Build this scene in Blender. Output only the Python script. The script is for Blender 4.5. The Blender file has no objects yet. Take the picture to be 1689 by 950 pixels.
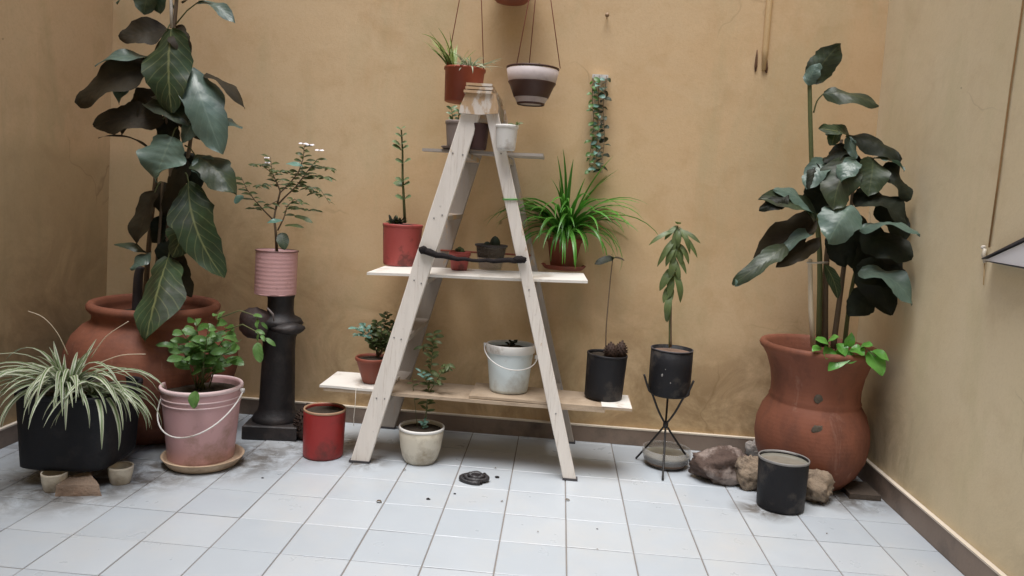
import bpy, math, random
from mathutils import Vector, Matrix, noise

R = math.radians
rnd = random.Random(7)
scene = bpy.context.scene
COL = scene.collection

# ------------------------------------------------------------------ camera
F_PX, W_PX, H_PX = 1253.08, 1689.0, 950.0
CX, CY = 844.5, 419.1
YAW, PITCH, ROLL = 0.06046, -0.072215, 0.061871
EYE = Vector((-0.1032, -3.0128, 1.2797))
fwd = Vector((-math.sin(YAW) * math.cos(PITCH), math.cos(YAW) * math.cos(PITCH), math.sin(PITCH)))
r0 = Vector((math.cos(YAW), math.sin(YAW), 0))
u0 = r0.cross(fwd)
rgt = math.cos(ROLL) * r0 + math.sin(ROLL) * u0
upv = rgt.cross(fwd)
cam = bpy.data.cameras.new('camera')
cam.sensor_width = 36.0
cam.lens = F_PX * 36.0 / W_PX
cam.shift_y = -(H_PX / 2 - CY) / W_PX
cam.clip_start, cam.clip_end = 0.05, 500
co = bpy.data.objects.new('camera', cam)
M = Matrix((rgt, upv, -fwd)).transposed().to_4x4()
M.translation = EYE
co.matrix_world = M
COL.objects.link(co)
scene.camera = co

# ------------------------------------------------------------------ light
SUN_EL, SUN_AZ = R(76), R(-20)          # overcast sky over an open courtyard, a little from the left front
sd = Vector((math.cos(SUN_EL) * math.sin(SUN_AZ), -math.cos(SUN_EL) * math.cos(SUN_AZ), math.sin(SUN_EL)))
world = bpy.data.worlds.new('World')
scene.world = world
world.use_nodes = True
nt = world.node_tree
sky = nt.nodes.new('ShaderNodeTexSky')
sky.sky_type = 'NISHITA'
sky.sun_disc = False
sky.sun_elevation = SUN_EL
sky.sun_rotation = math.atan2(sd.x, sd.y)
sky.dust_density = 1.0
sky.air_density = 1.0
bg = nt.nodes['Background']
bg.inputs['Strength'].default_value = 0.12
nt.links.new(sky.outputs[0], bg.inputs['Color'])
sl = bpy.data.lights.new('sun', 'SUN')
sl.energy = 2.2
sl.angle = R(36)
sl.color = (1.0, 0.98, 0.95)
so = bpy.data.objects.new('sun', sl)
so.rotation_euler = sd.to_track_quat('Z', 'Y').to_euler()
so.location = (0, -1, 6)
COL.objects.link(so)
scene.view_settings.view_transform = 'Standard'
scene.view_settings.look = 'None'
scene.view_settings.exposure = 1.02
scene.view_settings.gamma = 1
scene.view_settings.use_curve_mapping = False

# ------------------------------------------------------------------ rays of the photograph -> points of the place
WALL_Y, BASE_Y = 1.05, 1.03
WALL_R, WALL_L = 1.49, -2.60

def ray(x, y):
    return fwd + rgt * ((x - CX) / F_PX) - upv * ((y - CY) / F_PX)

def onz(x, y, z=0.0):
    d = ray(x, y)
    return EYE + d * ((z - EYE.z) / d.z)

def at(x, y, Y):
    d = ray(x, y)
    p = EYE + d * ((Y - EYE.y) / d.y)
    if p.x > WALL_R - 0.03:
        p = EYE + d * ((WALL_R - 0.03 - EYE.x) / d.x)
    return p

def onx(x, y, X):
    d = ray(x, y)
    return EYE + d * ((X - EYE.x) / d.x)

def mpp(p):
    return (p - EYE).dot(fwd) / F_PX

# ------------------------------------------------------------------ mesh collector
class MB:
    def __init__(s):
        s.v, s.f, s.uv, s.sm = [], [], [], []

    def add(s, vs, fs, smooth=True, uvs=None):
        o = len(s.v)
        s.v += [Vector(v) for v in vs]
        s.uv += uvs if uvs else [(0.5, 0.5)] * len(vs)
        for f in fs:
            s.f.append(tuple(i + o for i in f))
            s.sm.append(smooth)
        return s

    def box(s, a, b, bev=0.0):
        (x0, y0, z0), (x1, y1, z1) = a, b
        vs = [(x0, y0, z0), (x1, y0, z0), (x1, y1, z0), (x0, y1, z0), (x0, y0, z1), (x1, y0, z1), (x1, y1, z1), (x0, y1, z1)]
        fs = [(0, 3, 2, 1), (4, 5, 6, 7), (0, 1, 5, 4), (1, 2, 6, 5), (2, 3, 7, 6), (3, 0, 4, 7)]
        return s.add(vs, fs, False)

    def prism(s, poly, dvec):
        """extrude a polygon (list of points) along dvec"""
        n = len(poly)
        d = Vector(dvec)
        vs = [Vector(p) for p in poly] + [Vector(p) + d for p in poly]
        fs = [tuple(range(n)), tuple(range(2 * n - 1, n - 1, -1))]
        fs += [(i, i + n, (i + 1) % n + n, (i + 1) % n) for i in range(n)]
        return s.add(vs, fs, False)

    def tube(s, path, rad, n=8, cap=True):
        path = [Vector(p) for p in path]
        k = len(path)
        rs = rad if isinstance(rad, (list, tuple)) else [rad] * k
        if len(rs) != k:
            rs = [rs[0] + (rs[-1] - rs[0]) * i / (k - 1) for i in range(k)]
        vs, fs = [], []
        pn = None
        for i in range(k):
            t = (path[min(i + 1, k - 1)] - path[max(i - 1, 0)])
            t = t.normalized() if t.length > 1e-9 else Vector((0, 0, 1))
            if pn is None:
                a = Vector((0, 1, 0)) if abs(t.y) < 0.9 else Vector((1, 0, 0))
                pn = t.cross(a).normalized()
            else:
                pn = (pn - t * pn.dot(t)).normalized()
            b = t.cross(pn)
            for j in range(n):
                an = 2 * math.pi * j / n
                vs.append(path[i] + (pn * math.cos(an) + b * math.sin(an)) * rs[i])
        for i in range(k - 1):
            for j in range(n):
                fs.append((i * n + j, i * n + (j + 1) % n, (i + 1) * n + (j + 1) % n, (i + 1) * n + j))
        if cap:
            fs.append(tuple(range(n - 1, -1, -1)))
            fs.append(tuple(range((k - 1) * n, k * n)))
        return s.add(vs, fs)

    def lathe(s, prof, c, n=40, up=(0, 0, 1), wob=0.0, sx=1.0, sy=1.0, square=0.0, rot=0.0):
        c = Vector(c)
        q = Vector((0, 0, 1)).rotation_difference(Vector(up).normalized())
        vs, fs = [], []
        ph = rnd.random() * 9
        for (r, z) in prof:
            for j in range(n):
                a = 2 * math.pi * j / n
                w = 1 + wob * (math.sin(2 * a + ph + z * 4) + 0.6 * math.sin(3 * a - ph + z * 9))
                if square:
                    w *= (abs(math.cos(a - rot)) ** square + abs(math.sin(a - rot)) ** square) ** (-1 / square)
                vs.append(c + q @ Vector((r * math.cos(a) * w * sx, r * math.sin(a) * w * sy, z)))
        k = len(prof)
        for i in range(k - 1):
            for j in range(n):
                fs.append((i * n + j, i * n + (j + 1) % n, (i + 1) * n + (j + 1) % n, (i + 1) * n + j))
        if prof[-1][0] < 1e-3 and prof[0][0] > 1e-3 and abs(prof[0][1]) < 0.02:
            fs.append(tuple(range(n - 1, -1, -1)))
        return s.add(vs, fs)

    def blob(s, c, rad, amp=0.2, freq=3.0, seed=0, n=18, m=12, flat=None):
        c = Vector(c)
        off = Vector((seed * 7.1, seed * 3.3, seed * 1.7))
        vs, fs = [], []
        for i in range(m + 1):
            th = math.pi * i / m
            for j in range(n):
                a = 2 * math.pi * j / n
                d = Vector((math.sin(th) * math.cos(a), math.sin(th) * math.sin(a), math.cos(th)))
                k = 1 + amp * noise.noise(d * freq * 0.5 + off) + amp * 0.5 * noise.noise(d * freq * 1.7 + off) + amp * 0.28 * noise.noise(d * freq * 4 + off) + amp * 0.14 * noise.noise(d * freq * 9 + off)
                p = Vector((d.x * rad[0] * k, d.y * rad[1] * k, d.z * rad[2] * k))
                if flat is not None:
                    p.z = max(p.z, -flat)
                vs.append(c + p)
        for i in range(m):
            for j in range(n):
                fs.append((i * n + j, (i + 1) * n + j, (i + 1) * n + (j + 1) % n, i * n + (j + 1) % n))
        return s.add(vs, fs)

    def leaf(s, B, T, w, nrm=(-0.1, -0.85, 0.5), arch=0.12, fold=0.12, wav=0.04, a=0.6, b=0.6, nu=12, nv=3, seed=None, bend=0.0, rag=0.12, twist=0.0):
        """a leaf blade from base B to tip T, w wide, arched out along nrm, folded along the midrib, with wavy margins"""
        B, T = Vector(B), Vector(T)
        ax = T - B
        L = ax.length
        axn = ax / L
        nn = Vector(nrm)
        nn = (nn - axn * nn.dot(axn)).normalized()
        sd_ = axn.cross(nn).normalized()
        ph = (seed if seed is not None else rnd.random()) * 20
        tm = a / (a + b)
        pk = tm ** a * (1 - tm) ** b
        vs, uvs, fs = [], [], []
        cols = 2 * nv + 1
        for i in range(nu + 1):
            t = i / nu
            tt = min(max(t, 0.004), 0.996)
            hw = w / 2 * (tt ** a * (1 - tt) ** b) / pk
            cpt = B + ax * t + nn * (arch * L * 4 * t * (1 - t)) + sd_ * (bend * L * 4 * t * (1 - t))
            ta = twist * (t - 0.3)
            sT = sd_ * math.cos(ta) + nn * math.sin(ta)
            nT = nn * math.cos(ta) - sd_ * math.sin(ta)
            for j in range(cols):
                u = (j - nv) / nv
                e = abs(u)
                y = fold * e * hw + wav * w * e * e * math.sin(t * 9 + ph + (2.0 if u > 0 else 0)) + 0.12 * wav * w * math.sin(t * 40 + ph) * (1 - e)
                sgn = 1 if u > 0 else -1
                wv = 1 + rag * noise.noise(Vector((t * 4.5, ph, sgn * 3.0))) + 0.4 * rag * noise.noise(Vector((t * 14, ph, sgn * 5.0)))
                vs.append(cpt + sT * (u * hw * wv) + nT * y)
                uvs.append((0.5 + u / 2, t))
        for i in range(nu):
            for j in range(cols - 1):
                fs.append((i * cols + j, i * cols + j + 1, (i + 1) * cols + j + 1, (i + 1) * cols + j))
        return s.add(vs, fs, True, uvs)

    def blade(s, P, az, L, el, droop, w, nu=9, kink=0.0, flip=0.0):
        """a strap leaf starting at P, heading az, rising at el and drooping"""
        p = Vector(P)
        vs, uvs, fs = [], [], []
        st = L / nu
        for i in range(nu + 1):
            t = i / nu
            e = el - droop * (t ** 1.25)
            azz = az + kink * t
            d = Vector((math.cos(azz) * math.cos(e), math.sin(azz) * math.cos(e), math.sin(e)))
            side = Vector((-math.sin(azz), math.cos(azz), 0))
            nn = side.cross(d)
            side = side * math.cos(flip * t) + nn * math.sin(flip * t)
            hw = w / 2 * min(1, 0.55 + 2 * t) * (1 - t ** 3.5) + 0.0006
            vs += [p - side * hw + nn * (hw * 0.35), p.copy(), p + side * hw + nn * (hw * 0.35)]
            uvs += [(0, t), (0.5, t), (1, t)]
            p = p + d * st
        for i in range(nu):
            for j in range(2):
                fs.append((i * 3 + j, i * 3 + j + 1, i * 3 + j + 4, i * 3 + j + 3))
        return s.add(vs, fs, True, uvs)

ORG = {}

def build(name, mb, m, parent=None, label=None):
    o_ = ORG.get(parent, Vector((0, 0, 0))) if parent else Vector((0, 0, 0))
    if parent is None:
        lo = [min(v[i] for v in mb.v) for i in range(3)]
        hi = [max(v[i] for v in mb.v) for i in range(3)]
        o_ = Vector(((lo[0] + hi[0]) / 2, (lo[1] + hi[1]) / 2, lo[2]))
    me = bpy.data.meshes.new(name)
    me.from_pydata([tuple(v - o_) for v in mb.v], [], mb.f)
    me.polygons.foreach_set('use_smooth', mb.sm)
    ul = me.uv_layers.new(name='UVMap')
    ul.data.foreach_set('uv', [c for l in me.loops for c in mb.uv[l.vertex_index]])
    me.materials.append(m)
    me.update()
    o = bpy.data.objects.new(name, me)
    COL.objects.link(o)
    if parent:
        o.parent = parent
    else:
        o.location = o_
    ORG[o] = o_
    if label:
        o['label'] = label
    return o

def tag(o, label, cat, group=None, kind=None):
    o['label'] = label
    o['category'] = cat
    if group:
        o['group'] = group
    if kind:
        o['kind'] = kind
    return o

def thing(name, loc, label, cat, group=None):
    o = bpy.data.objects.new(name, None)
    o.empty_display_size = 0.05
    o.location = Vector(loc)
    COL.objects.link(o)
    ORG[o] = Vector(loc)
    return tag(o, label, cat, group)

# ------------------------------------------------------------------ materials
class NM:
    """small helper to write node materials"""
    def __init__(s, name, rough=0.6, spec=0.4):
        s.m = bpy.data.materials.new(name)
        s.m.use_nodes = True
        s.t = s.m.node_tree
        s.b = s.t.nodes['Principled BSDF']
        s.b.inputs['Roughness'].default_value = rough
        s.b.inputs['Specular IOR Level'].default_value = spec
        s.tc = s.t.nodes.new('ShaderNodeTexCoord')

    def n(s, t, **kw):
        x = s.t.nodes.new(t)
        for k, v in kw.items():
            setattr(x, k, v)
        return x

    def link(s, a, b):
        s.t.links.new(a, b)

    def noise(s, scale, detail=4, rough=0.55, coord='Object', sc=None, dist=0.0):
        x = s.n('ShaderNodeTexNoise')
        x.inputs['Scale'].default_value = scale
        x.inputs['Detail'].default_value = detail
        x.inputs['Roughness'].default_value = rough
        x.inputs['Distortion'].default_value = dist
        mp = s.n('ShaderNodeMapping')
        if sc:
            mp.inputs['Scale'].default_value = sc
        s.link(s.tc.outputs[coord], mp.inputs['Vector'])
        s.link(mp.outputs[0], x.inputs['Vector'])
        return x.outputs['Fac']

    def ramp(s, fac, stops, interp='LINEAR'):
        x = s.n('ShaderNodeValToRGB')
        x.color_ramp.interpolation = interp
        el = x.color_ramp.elements
        while len(el) > 1:
            el.remove(el[-1])
        for i, (p, c) in enumerate(stops):
            e = el[0] if i == 0 else el.new(p)
            e.position = p
            c = (c, c, c) if isinstance(c, (int, float)) else c
            e.color = (*c, 1)
        s.link(fac, x.inputs['Fac'])
        return x.outputs['Color']

    def mix(s, fac, a, b, mode='MIX'):
        x = s.n('ShaderNodeMix', data_type='RGBA', blend_type=mode)
        for sock, v in ((x.inputs[0], fac), (x.inputs[6], a), (x.inputs[7], b)):
            if isinstance(v, (int, float)):
                sock.default_value = v
            elif isinstance(v, tuple):
                sock.default_value = (*v, 1)
            else:
                s.link(v, sock)
        return x.outputs[2]

    def math(s, op, a, b=None, c=None):
        x = s.n('ShaderNodeMath', operation=op)
        for i, v in enumerate((a, b, c)):
            if v is None:
                continue
            if isinstance(v, (int, float)):
                x.inputs[i].default_value = v
            else:
                s.link(v, x.inputs[i])
        return x.outputs[0]

    def sep(s, coord='Object'):
        x = s.n('ShaderNodeSeparateXYZ')
        s.link(s.tc.outputs[coord], x.inputs[0])
        return x.outputs

    def color(s, v):
        if isinstance(v, tuple):
            s.b.inputs['Base Color'].default_value = (*v, 1)
        else:
            s.link(v, s.b.inputs['Base Color'])

    def bump(s, h, strength=0.3, dist=0.01):
        x = s.n('ShaderNodeBump')
        x.inputs['Strength'].default_value = strength
        x.inputs['Distance'].default_value = dist
        s.link(h, x.inputs['Height'])
        s.link(x.outputs[0], s.b.inputs['Normal'])

    def rough(s, v):
        s.link(v, s.b.inputs['Roughness'])

def simple(name, c1, c2, scale=12, rough=0.6, bump=0.15, bscale=60, spec=0.4, dirt=None, dscale=5, damt=(0.5, 0.75)):
    k = NM(name, rough, spec)
    c = k.mix(k.noise(scale, 5), c1, c2)
    if dirt:
        c = k.mix(k.ramp(k.noise(dscale, 6, 0.65), [(damt[0], 0.0), (damt[1], 1.0)]), c, dirt)
    k.color(c)
    if bump:
        k.bump(k.noise(bscale, 5), bump, 0.01)
    return k.m

def leaf_mat(name, dark, light, vein, rough=0.38, veins=9, vamt=0.5, trans=0.12, dust=0.0, spec=0.5):
    k = NM(name, rough, spec)
    u, v, _ = k.sep('UV')
    e = k.math('ABSOLUTE', k.math('SUBTRACT', u, 0.5))
    oi = k.n('ShaderNodeObjectInfo')
    c = k.mix(k.ramp(k.noise(8, 5, 0.6), [(0.36, 0.0), (0.66, 1.0)]), dark, light)
    c = k.mix(k.math('MULTIPLY', oi.outputs['Random'], 0.55), c, light)
    lat = k.math('SINE', k.math('MULTIPLY', k.math('SUBTRACT', v, k.math('MULTIPLY', e, 0.55)), veins * 6.283))
    latm = k.ramp(lat, [(0.86, 0.0), (0.99, 1.0)])
    c = k.mix(k.math('MULTIPLY', latm, vamt * 0.45), c, vein)
    mid = k.ramp(e, [(0.008, 1.0), (0.035, 0.0)])
    c = k.mix(k.math('MULTIPLY', mid, vamt), c, vein)
    if dust:
        c = k.mix(k.math('MULTIPLY', k.noise(7, 3), dust), c, (0.32, 0.36, 0.33))
    k.color(c)
    k.b.inputs['Subsurface Weight'].default_value = 0.0
    k.b.inputs['Transmission Weight'].default_value = 0.0
    hb = k.math('ADD', k.math('MULTIPLY', lat, 0.10), k.noise(26, 4))
    k.bump(hb, 0.28, 0.006)
    k.rough(k.ramp(k.noise(9, 4), [(0.3, rough - 0.08), (0.7, min(0.9, rough + 0.18))]))
    if trans:
        tr = k.n('ShaderNodeBsdfTranslucent')
        tr.inputs['Color'].default_value = (light[0] * 1.6, light[1] * 1.7, light[2], 1)
        mx = k.n('ShaderNodeMixShader')
        mx.inputs[0].default_value = trans
        k.link(k.b.outputs[0], mx.inputs[1])
        k.link(tr.outputs[0], mx.inputs[2])
        k.link(mx.outputs[0], k.t.nodes['Material Output'].inputs['Surface'])
    return k.m

def strap_mat(name, mid, edge, rough=0.4, lo=0.18, hi=0.26):
    k = NM(name, rough, 0.5)
    u, v, _ = k.sep('UV')
    e = k.math('ABSOLUTE', k.math('SUBTRACT', u, 0.5))
    oi = k.n('ShaderNodeObjectInfo')
    c = k.mix(k.ramp(e, [(lo, 0.0), (hi, 1.0)]), mid, edge)
    c = k.mix(k.math('MULTIPLY', oi.outputs['Random'], 0.45), c, tuple(x * 0.5 for x in mid))
    k.color(c)
    tr = k.n('ShaderNodeBsdfTranslucent')
    k.link(c, tr.inputs['Color'])
    mx = k.n('ShaderNodeMixShader')
    mx.inputs[0].default_value = 0.25
    k.link(k.b.outputs[0], mx.inputs[1])
    k.link(tr.outputs[0], mx.inputs[2])
    k.link(mx.outputs[0], k.t.nodes['Material Output'].inputs['Surface'])
    return k.m

def wall_mat(name, base, pale, stain, green, seedoff, patches=(), dado=None):
    k = NM(name, 0.8, 0.2)
    geo = k.n('ShaderNodeNewGeometry')
    pos = geo.outputs['Position']
    n1 = k.noise(0.9, 5, 0.6, dist=0.6)
    n2 = k.noise(4.5, 6, 0.65, dist=0.4)
    c = k.mix(k.ramp(n1, [(0.35, 0.0), (0.68, 1.0)]), base, pale)
    # greenish old streaks run down the plaster
    c = k.mix(k.ramp(k.noise(2.2 + seedoff, 6, 0.62, sc=(1.3, 1.3, 0.35), dist=0.8), [(0.50, 0.0), (0.72, 0.75)]), c, green)
    c = k.mix(k.ramp(n2, [(0.50, 0.0), (0.78, 0.5)]), c, stain)
    c = k.mix(k.ramp(k.noise(1.3 + seedoff, 7, 0.7, dist=1.5), [(0.56, 0.0), (0.60, 0.28), (0.74, 0.38)]), c, pale)
    c = k.mix(k.ramp(k.noise(75, 4, 0.65), [(0.32, 0.20), (0.52, 0.0)]), c, stain)
    # darker blotches with ragged edges, mostly low on the walls
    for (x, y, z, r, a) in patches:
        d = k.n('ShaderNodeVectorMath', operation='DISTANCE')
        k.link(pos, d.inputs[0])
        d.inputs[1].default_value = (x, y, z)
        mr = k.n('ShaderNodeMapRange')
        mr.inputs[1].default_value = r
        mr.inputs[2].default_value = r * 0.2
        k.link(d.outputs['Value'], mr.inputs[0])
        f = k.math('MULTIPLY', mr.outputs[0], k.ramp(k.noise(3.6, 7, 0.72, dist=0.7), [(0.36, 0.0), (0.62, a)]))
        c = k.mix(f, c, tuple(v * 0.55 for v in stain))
    if dado:
        # an older, browner coat of paint low on the wall, ending in a wavering line
        sp = k.n('ShaderNodeSeparateXYZ')
        k.link(pos, sp.inputs[0])
        zz = k.math('ADD', sp.outputs[2], k.math('MULTIPLY', k.noise(3.0, 5), 0.16))
        f = k.ramp(k.math('SUBTRACT', zz, dado[0]), [(0.0, 1.0), (0.11, 0.0)])
        xx = k.math('ADD', sp.outputs[0], k.math('MULTIPLY', k.noise(1.6, 5), 0.9))
        g = k.ramp(k.math('ADD', k.math('SUBTRACT', xx, dado[1]), 0.5), [(0.25, 1.0), (0.75, 0.0)])
        c = k.mix(k.math('MULTIPLY', k.math('MULTIPLY', f, g), 0.42), c, tuple(v * 0.72 for v in green))
    # little knocks and specks
    spk = k.ramp(k.noise(11, 2, 0.4), [(0.79, 0.0), (0.81, 0.7)])
    c = k.mix(spk, c, tuple(x * 0.4 for x in stain))
    # hairline cracks
    vo = k.n('ShaderNodeTexVoronoi', feature='DISTANCE_TO_EDGE')
    vo.inputs['Scale'].default_value = 1.1
    mpn = k.n('ShaderNodeMapping')
    k.link(k.tc.outputs['Object'], mpn.inputs['Vector'])
    nd = k.n('ShaderNodeTexNoise')
    nd.inputs['Scale'].default_value = 4
    k.link(k.tc.outputs['Object'], nd.inputs['Vector'])
    ad = k.n('ShaderNodeVectorMath', operation='MULTIPLY_ADD')
    k.link(nd.outputs['Color'], ad.inputs[0])
    ad.inputs[1].default_value = (0.35, 0.35, 0.35)
    k.link(mpn.outputs[0], ad.inputs[2])
    k.link(ad.outputs[0], vo.inputs['Vector'])
    crack = k.math('MULTIPLY', k.ramp(vo.outputs['Distance'], [(0.0, 1.0), (0.006, 0.0)]), k.ramp(k.noise(1.1, 3), [(0.55, 0.0), (0.66, 0.5)]))
    c = k.mix(crack, c, tuple(x * 0.5 for x in stain))
    k.color(c)
    h = k.math('ADD', k.math('MULTIPLY', k.noise(3.5, 4), 1.0), k.math('ADD', k.math('MULTIPLY', k.noise(17, 6, 0.6), 0.30), k.math('MULTIPLY', k.noise(140, 3), 0.16)))
    k.bump(h, 0.26, 0.012)
    return k.m

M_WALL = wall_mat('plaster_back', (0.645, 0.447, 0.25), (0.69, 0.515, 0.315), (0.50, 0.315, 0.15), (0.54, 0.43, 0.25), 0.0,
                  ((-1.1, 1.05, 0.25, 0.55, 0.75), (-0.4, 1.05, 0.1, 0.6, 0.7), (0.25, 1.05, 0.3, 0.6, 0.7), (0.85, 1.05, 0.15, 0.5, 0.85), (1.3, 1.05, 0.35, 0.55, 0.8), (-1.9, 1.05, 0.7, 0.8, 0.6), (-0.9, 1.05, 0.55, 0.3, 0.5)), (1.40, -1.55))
M_WALLR = wall_mat('plaster_right', (0.69, 0.57, 0.37), (0.72, 0.61, 0.42), (0.56, 0.44, 0.27), (0.62, 0.54, 0.34), 0.4,
                   ((1.49, 0.6, 0.2, 0.5, 0.7), (1.49, -0.6, 0.1, 0.5, 0.4)))
M_WALLL = wall_mat('plaster_left', (0.62, 0.43, 0.245), (0.66, 0.48, 0.29), (0.44, 0.30, 0.16), (0.47, 0.37, 0.21), 0.7,
                   ((-2.6, 0.6, 0.4, 0.9, 0.8), (-2.6, -0.2, 0.2, 0.8, 0.7)), (1.42, 0.0))

def tile_mat():
    k = NM('glazed_tile', 0.3, 0.5)
    oi = k.n('ShaderNodeObjectInfo')
    geo = k.n('ShaderNodeNewGeometry')
    pos = geo.outputs['Position']
    def pn(scale, detail=5, rough=0.6, dist=0.0):
        x = k.n('ShaderNodeTexNoise')
        x.inputs['Scale'].default_value = scale
        x.inputs['Detail'].default_value = detail
        x.inputs['Roughness'].default_value = rough
        x.inputs['Distortion'].default_value = dist
        k.link(pos, x.inputs['Vector'])
        return x.outputs['Fac']
    c = k.mix(oi.outputs['Random'], (0.408, 0.450, 0.492), (0.452, 0.488, 0.524))
    c = k.mix(k.ramp(pn(2.2, 6, 0.65), [(0.48, 0.0), (0.75, 0.35)]), c, (0.55, 0.52, 0.47))
    c = k.mix(k.ramp(pn(38, 4, 0.7), [(0.66, 0.0), (0.78, 0.35)]), c, (0.42, 0.38, 0.33))
    # soil washed out round the pots on the left and along the back
    spill = None
    for (x, y, r) in ((-2.05, -0.05, 0.42), (-1.80, 0.10, 0.30), (-1.52, 0.38, 0.36), (-1.2, 0.62, 0.3), (-0.95, 0.46, 0.16), (1.28, 0.55, 0.28), (0.86, 0.28, 0.16), (-2.3, 0.5, 0.5)):
        d = k.n('ShaderNodeVectorMath', operation='DISTANCE')
        k.link(pos, d.inputs[0])
        d.inputs[1].default_value = (x, y, 0)
        mr = k.n('ShaderNodeMapRange')
        mr.inputs[1].default_value = r
        mr.inputs[2].default_value = r * 0.35
        k.link(d.outputs['Value'], mr.inputs[0])
        spill = mr.outputs[0] if spill is None else k.math('MAXIMUM', spill, mr.outputs[0])
    sm = k.math('MULTIPLY', spill, k.ramp(pn(9, 7, 0.75, 0.8), [(0.38, 0.0), (0.58, 1.0)]))
    c = k.mix(k.math('MULTIPLY', sm, 0.88), c, (0.10, 0.085, 0.07))
    k.color(c)
    k.rough(k.ramp(pn(7, 4), [(0.3, 0.24), (0.7, 0.5)]))
    k.bump(pn(14, 3), 0.05, 0.005)
    return k.m
M_TILE = tile_mat()
M_GROUT = simple('grout', (0.17, 0.15, 0.14), (0.25, 0.225, 0.205), 10, 0.9)
M_BASE = simple('baseboard_tile', (0.20, 0.145, 0.11), (0.28, 0.215, 0.17), 7, 0.5, 0.1, dirt=(0.10, 0.08, 0.065), dscale=4)
M_LEDGE = simple('lit_dusty_ledge', (0.62, 0.54, 0.43), (0.74, 0.66, 0.55), 9, 0.85, 0.2)  # top light on the ledge put into a paler colour, plus dust

def painted_wood(name, worn=0.60, paint=(0.74, 0.68, 0.63), rz=1.0):
    k = NM(name, 0.6, 0.35)
    grain = k.noise(7, 6, 0.65, sc=(6, 6, 0.5))
    c = k.mix(grain, paint, tuple(x * 0.80 for x in paint))
    c = k.mix(k.ramp(k.noise(22, 6, 0.7, sc=(5, 5, 0.22)), [(0.56, 0.0), (0.70, 0.55)]), c, (0.40, 0.31, 0.24))
    wood = k.mix(k.noise(16, 5, sc=(5, 5, 0.5)), (0.42, 0.25, 0.12), (0.55, 0.38, 0.22))
    z = k.sep('Object')[2]
    n = k.noise(6, 8, 0.7, sc=(1.6, 1.6, 0.6))
    thr = k.math('ADD', n, k.math('MULTIPLY', k.math('SUBTRACT', z, 1.15), 0.11 * rz))
    c = k.mix(k.ramp(thr, [(worn, 0.0), (worn + 0.05, 0.9)]), c, wood)
    c = k.mix(k.ramp(k.noise(30, 5, 0.7), [(0.64, 0.0), (0.76, 0.5)]), c, (0.25, 0.2, 0.16))
    k.color(c)
    k.bump(k.math('ADD', grain, k.math('MULTIPLY', n, 0.5)), 0.3, 0.006)
    return k.m
M_LADDER = painted_wood('worn_white_paint', 0.585, (0.84, 0.78, 0.715))
M_LADDER_TOP = painted_wood('worn_white_paint_top', 0.525, (0.76, 0.68, 0.60))
M_LADDER_BACK = painted_wood('darker_rail_paint', 0.56, (0.42, 0.375, 0.335))  # darker copy of the worn ladder paint, for rear rails and treads
M_BOARD = simple('white_board', (0.76, 0.74, 0.70), (0.66, 0.62, 0.56), 6, 0.5, 0.15, dirt=(0.34, 0.27, 0.20), dscale=5, damt=(0.58, 0.74))
M_PLANK = simple('bare_plank', (0.36, 0.27, 0.19), (0.48, 0.38, 0.28), 8, 0.7, 0.25, dirt=(0.25, 0.18, 0.12), dscale=6)
def terra():
    k = NM('weathered_terracotta', 0.66, 0.3)
    c = k.mix(k.noise(4, 6, 0.6, dist=0.5), (0.195, 0.066, 0.037), (0.28, 0.108, 0.065))
    c = k.mix(k.ramp(k.noise(3.0, 7, 0.7, sc=(1.6, 1.6, 0.8)), [(0.48, 0.0), (0.66, 0.7)]), c, (0.115, 0.048, 0.034))
    # pale salt bloom and dried drips
    c = k.mix(k.ramp(k.noise(5.0, 8, 0.75, sc=(2.4, 2.4, 0.5), dist=0.6), [(0.58, 0.0), (0.72, 0.42)]), c, (0.40, 0.25, 0.19))
    c = k.mix(k.ramp(k.noise(34, 5, 0.7), [(0.64, 0.0), (0.74, 0.5)]), c, (0.09, 0.045, 0.032))
    # faint rings left by the wheel
    w = k.n('ShaderNodeTexWave', wave_type='BANDS', bands_direction='Z')
    w.inputs['Scale'].default_value = 16
    w.inputs['Distortion'].default_value = 3.0
    w.inputs['Detail'].default_value = 3
    k.link(k.tc.outputs['Object'], w.inputs['Vector'])
    k.color(c)
    k.bump(k.math('ADD', k.math('MULTIPLY', w.outputs['Fac'], 0.07), k.math('ADD', k.noise(9, 5), k.math('MULTIPLY', k.noise(70, 4), 0.3))), 0.28, 0.01)
    return k.m
M_TERRA = terra()
M_TERRA2 = simple('terracotta_small', (0.22, 0.055, 0.033), (0.27, 0.08, 0.05), 9, 0.6, 0.15, dirt=(0.18, 0.08, 0.06), dscale=7)
M_ORANGE = simple('orange_plastic', (0.29, 0.06, 0.028), (0.33, 0.08, 0.04), 10, 0.5, 0.05, dirt=(0.30, 0.10, 0.06))
M_RED = simple('red_paint', (0.30, 0.020, 0.020), (0.36, 0.04, 0.034), 7, 0.42, 0.1, dirt=(0.13, 0.03, 0.025), dscale=6, damt=(0.50, 0.66))
M_REDPOT = simple('faded_red_plastic', (0.33, 0.055, 0.05), (0.40, 0.09, 0.08), 5, 0.5, 0.08, dirt=(0.15, 0.04, 0.035), dscale=8, damt=(0.52, 0.62))
M_PINK = simple('pink_plastic', (0.55, 0.32, 0.33), (0.60, 0.38, 0.385), 5, 0.42, 0.05, dirt=(0.34, 0.21, 0.17), dscale=6, damt=(0.50, 0.68))
M_PINKRIM = simple('pale_pink_rim', (0.74, 0.58, 0.58), (0.70, 0.52, 0.52), 8, 0.4, 0.03)
M_PINKCAN = simple('pink_painted_tin', (0.60, 0.335, 0.33), (0.65, 0.39, 0.38), 9, 0.5, 0.08, dirt=(0.30, 0.12, 0.09), dscale=10, damt=(0.6, 0.75))
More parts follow.
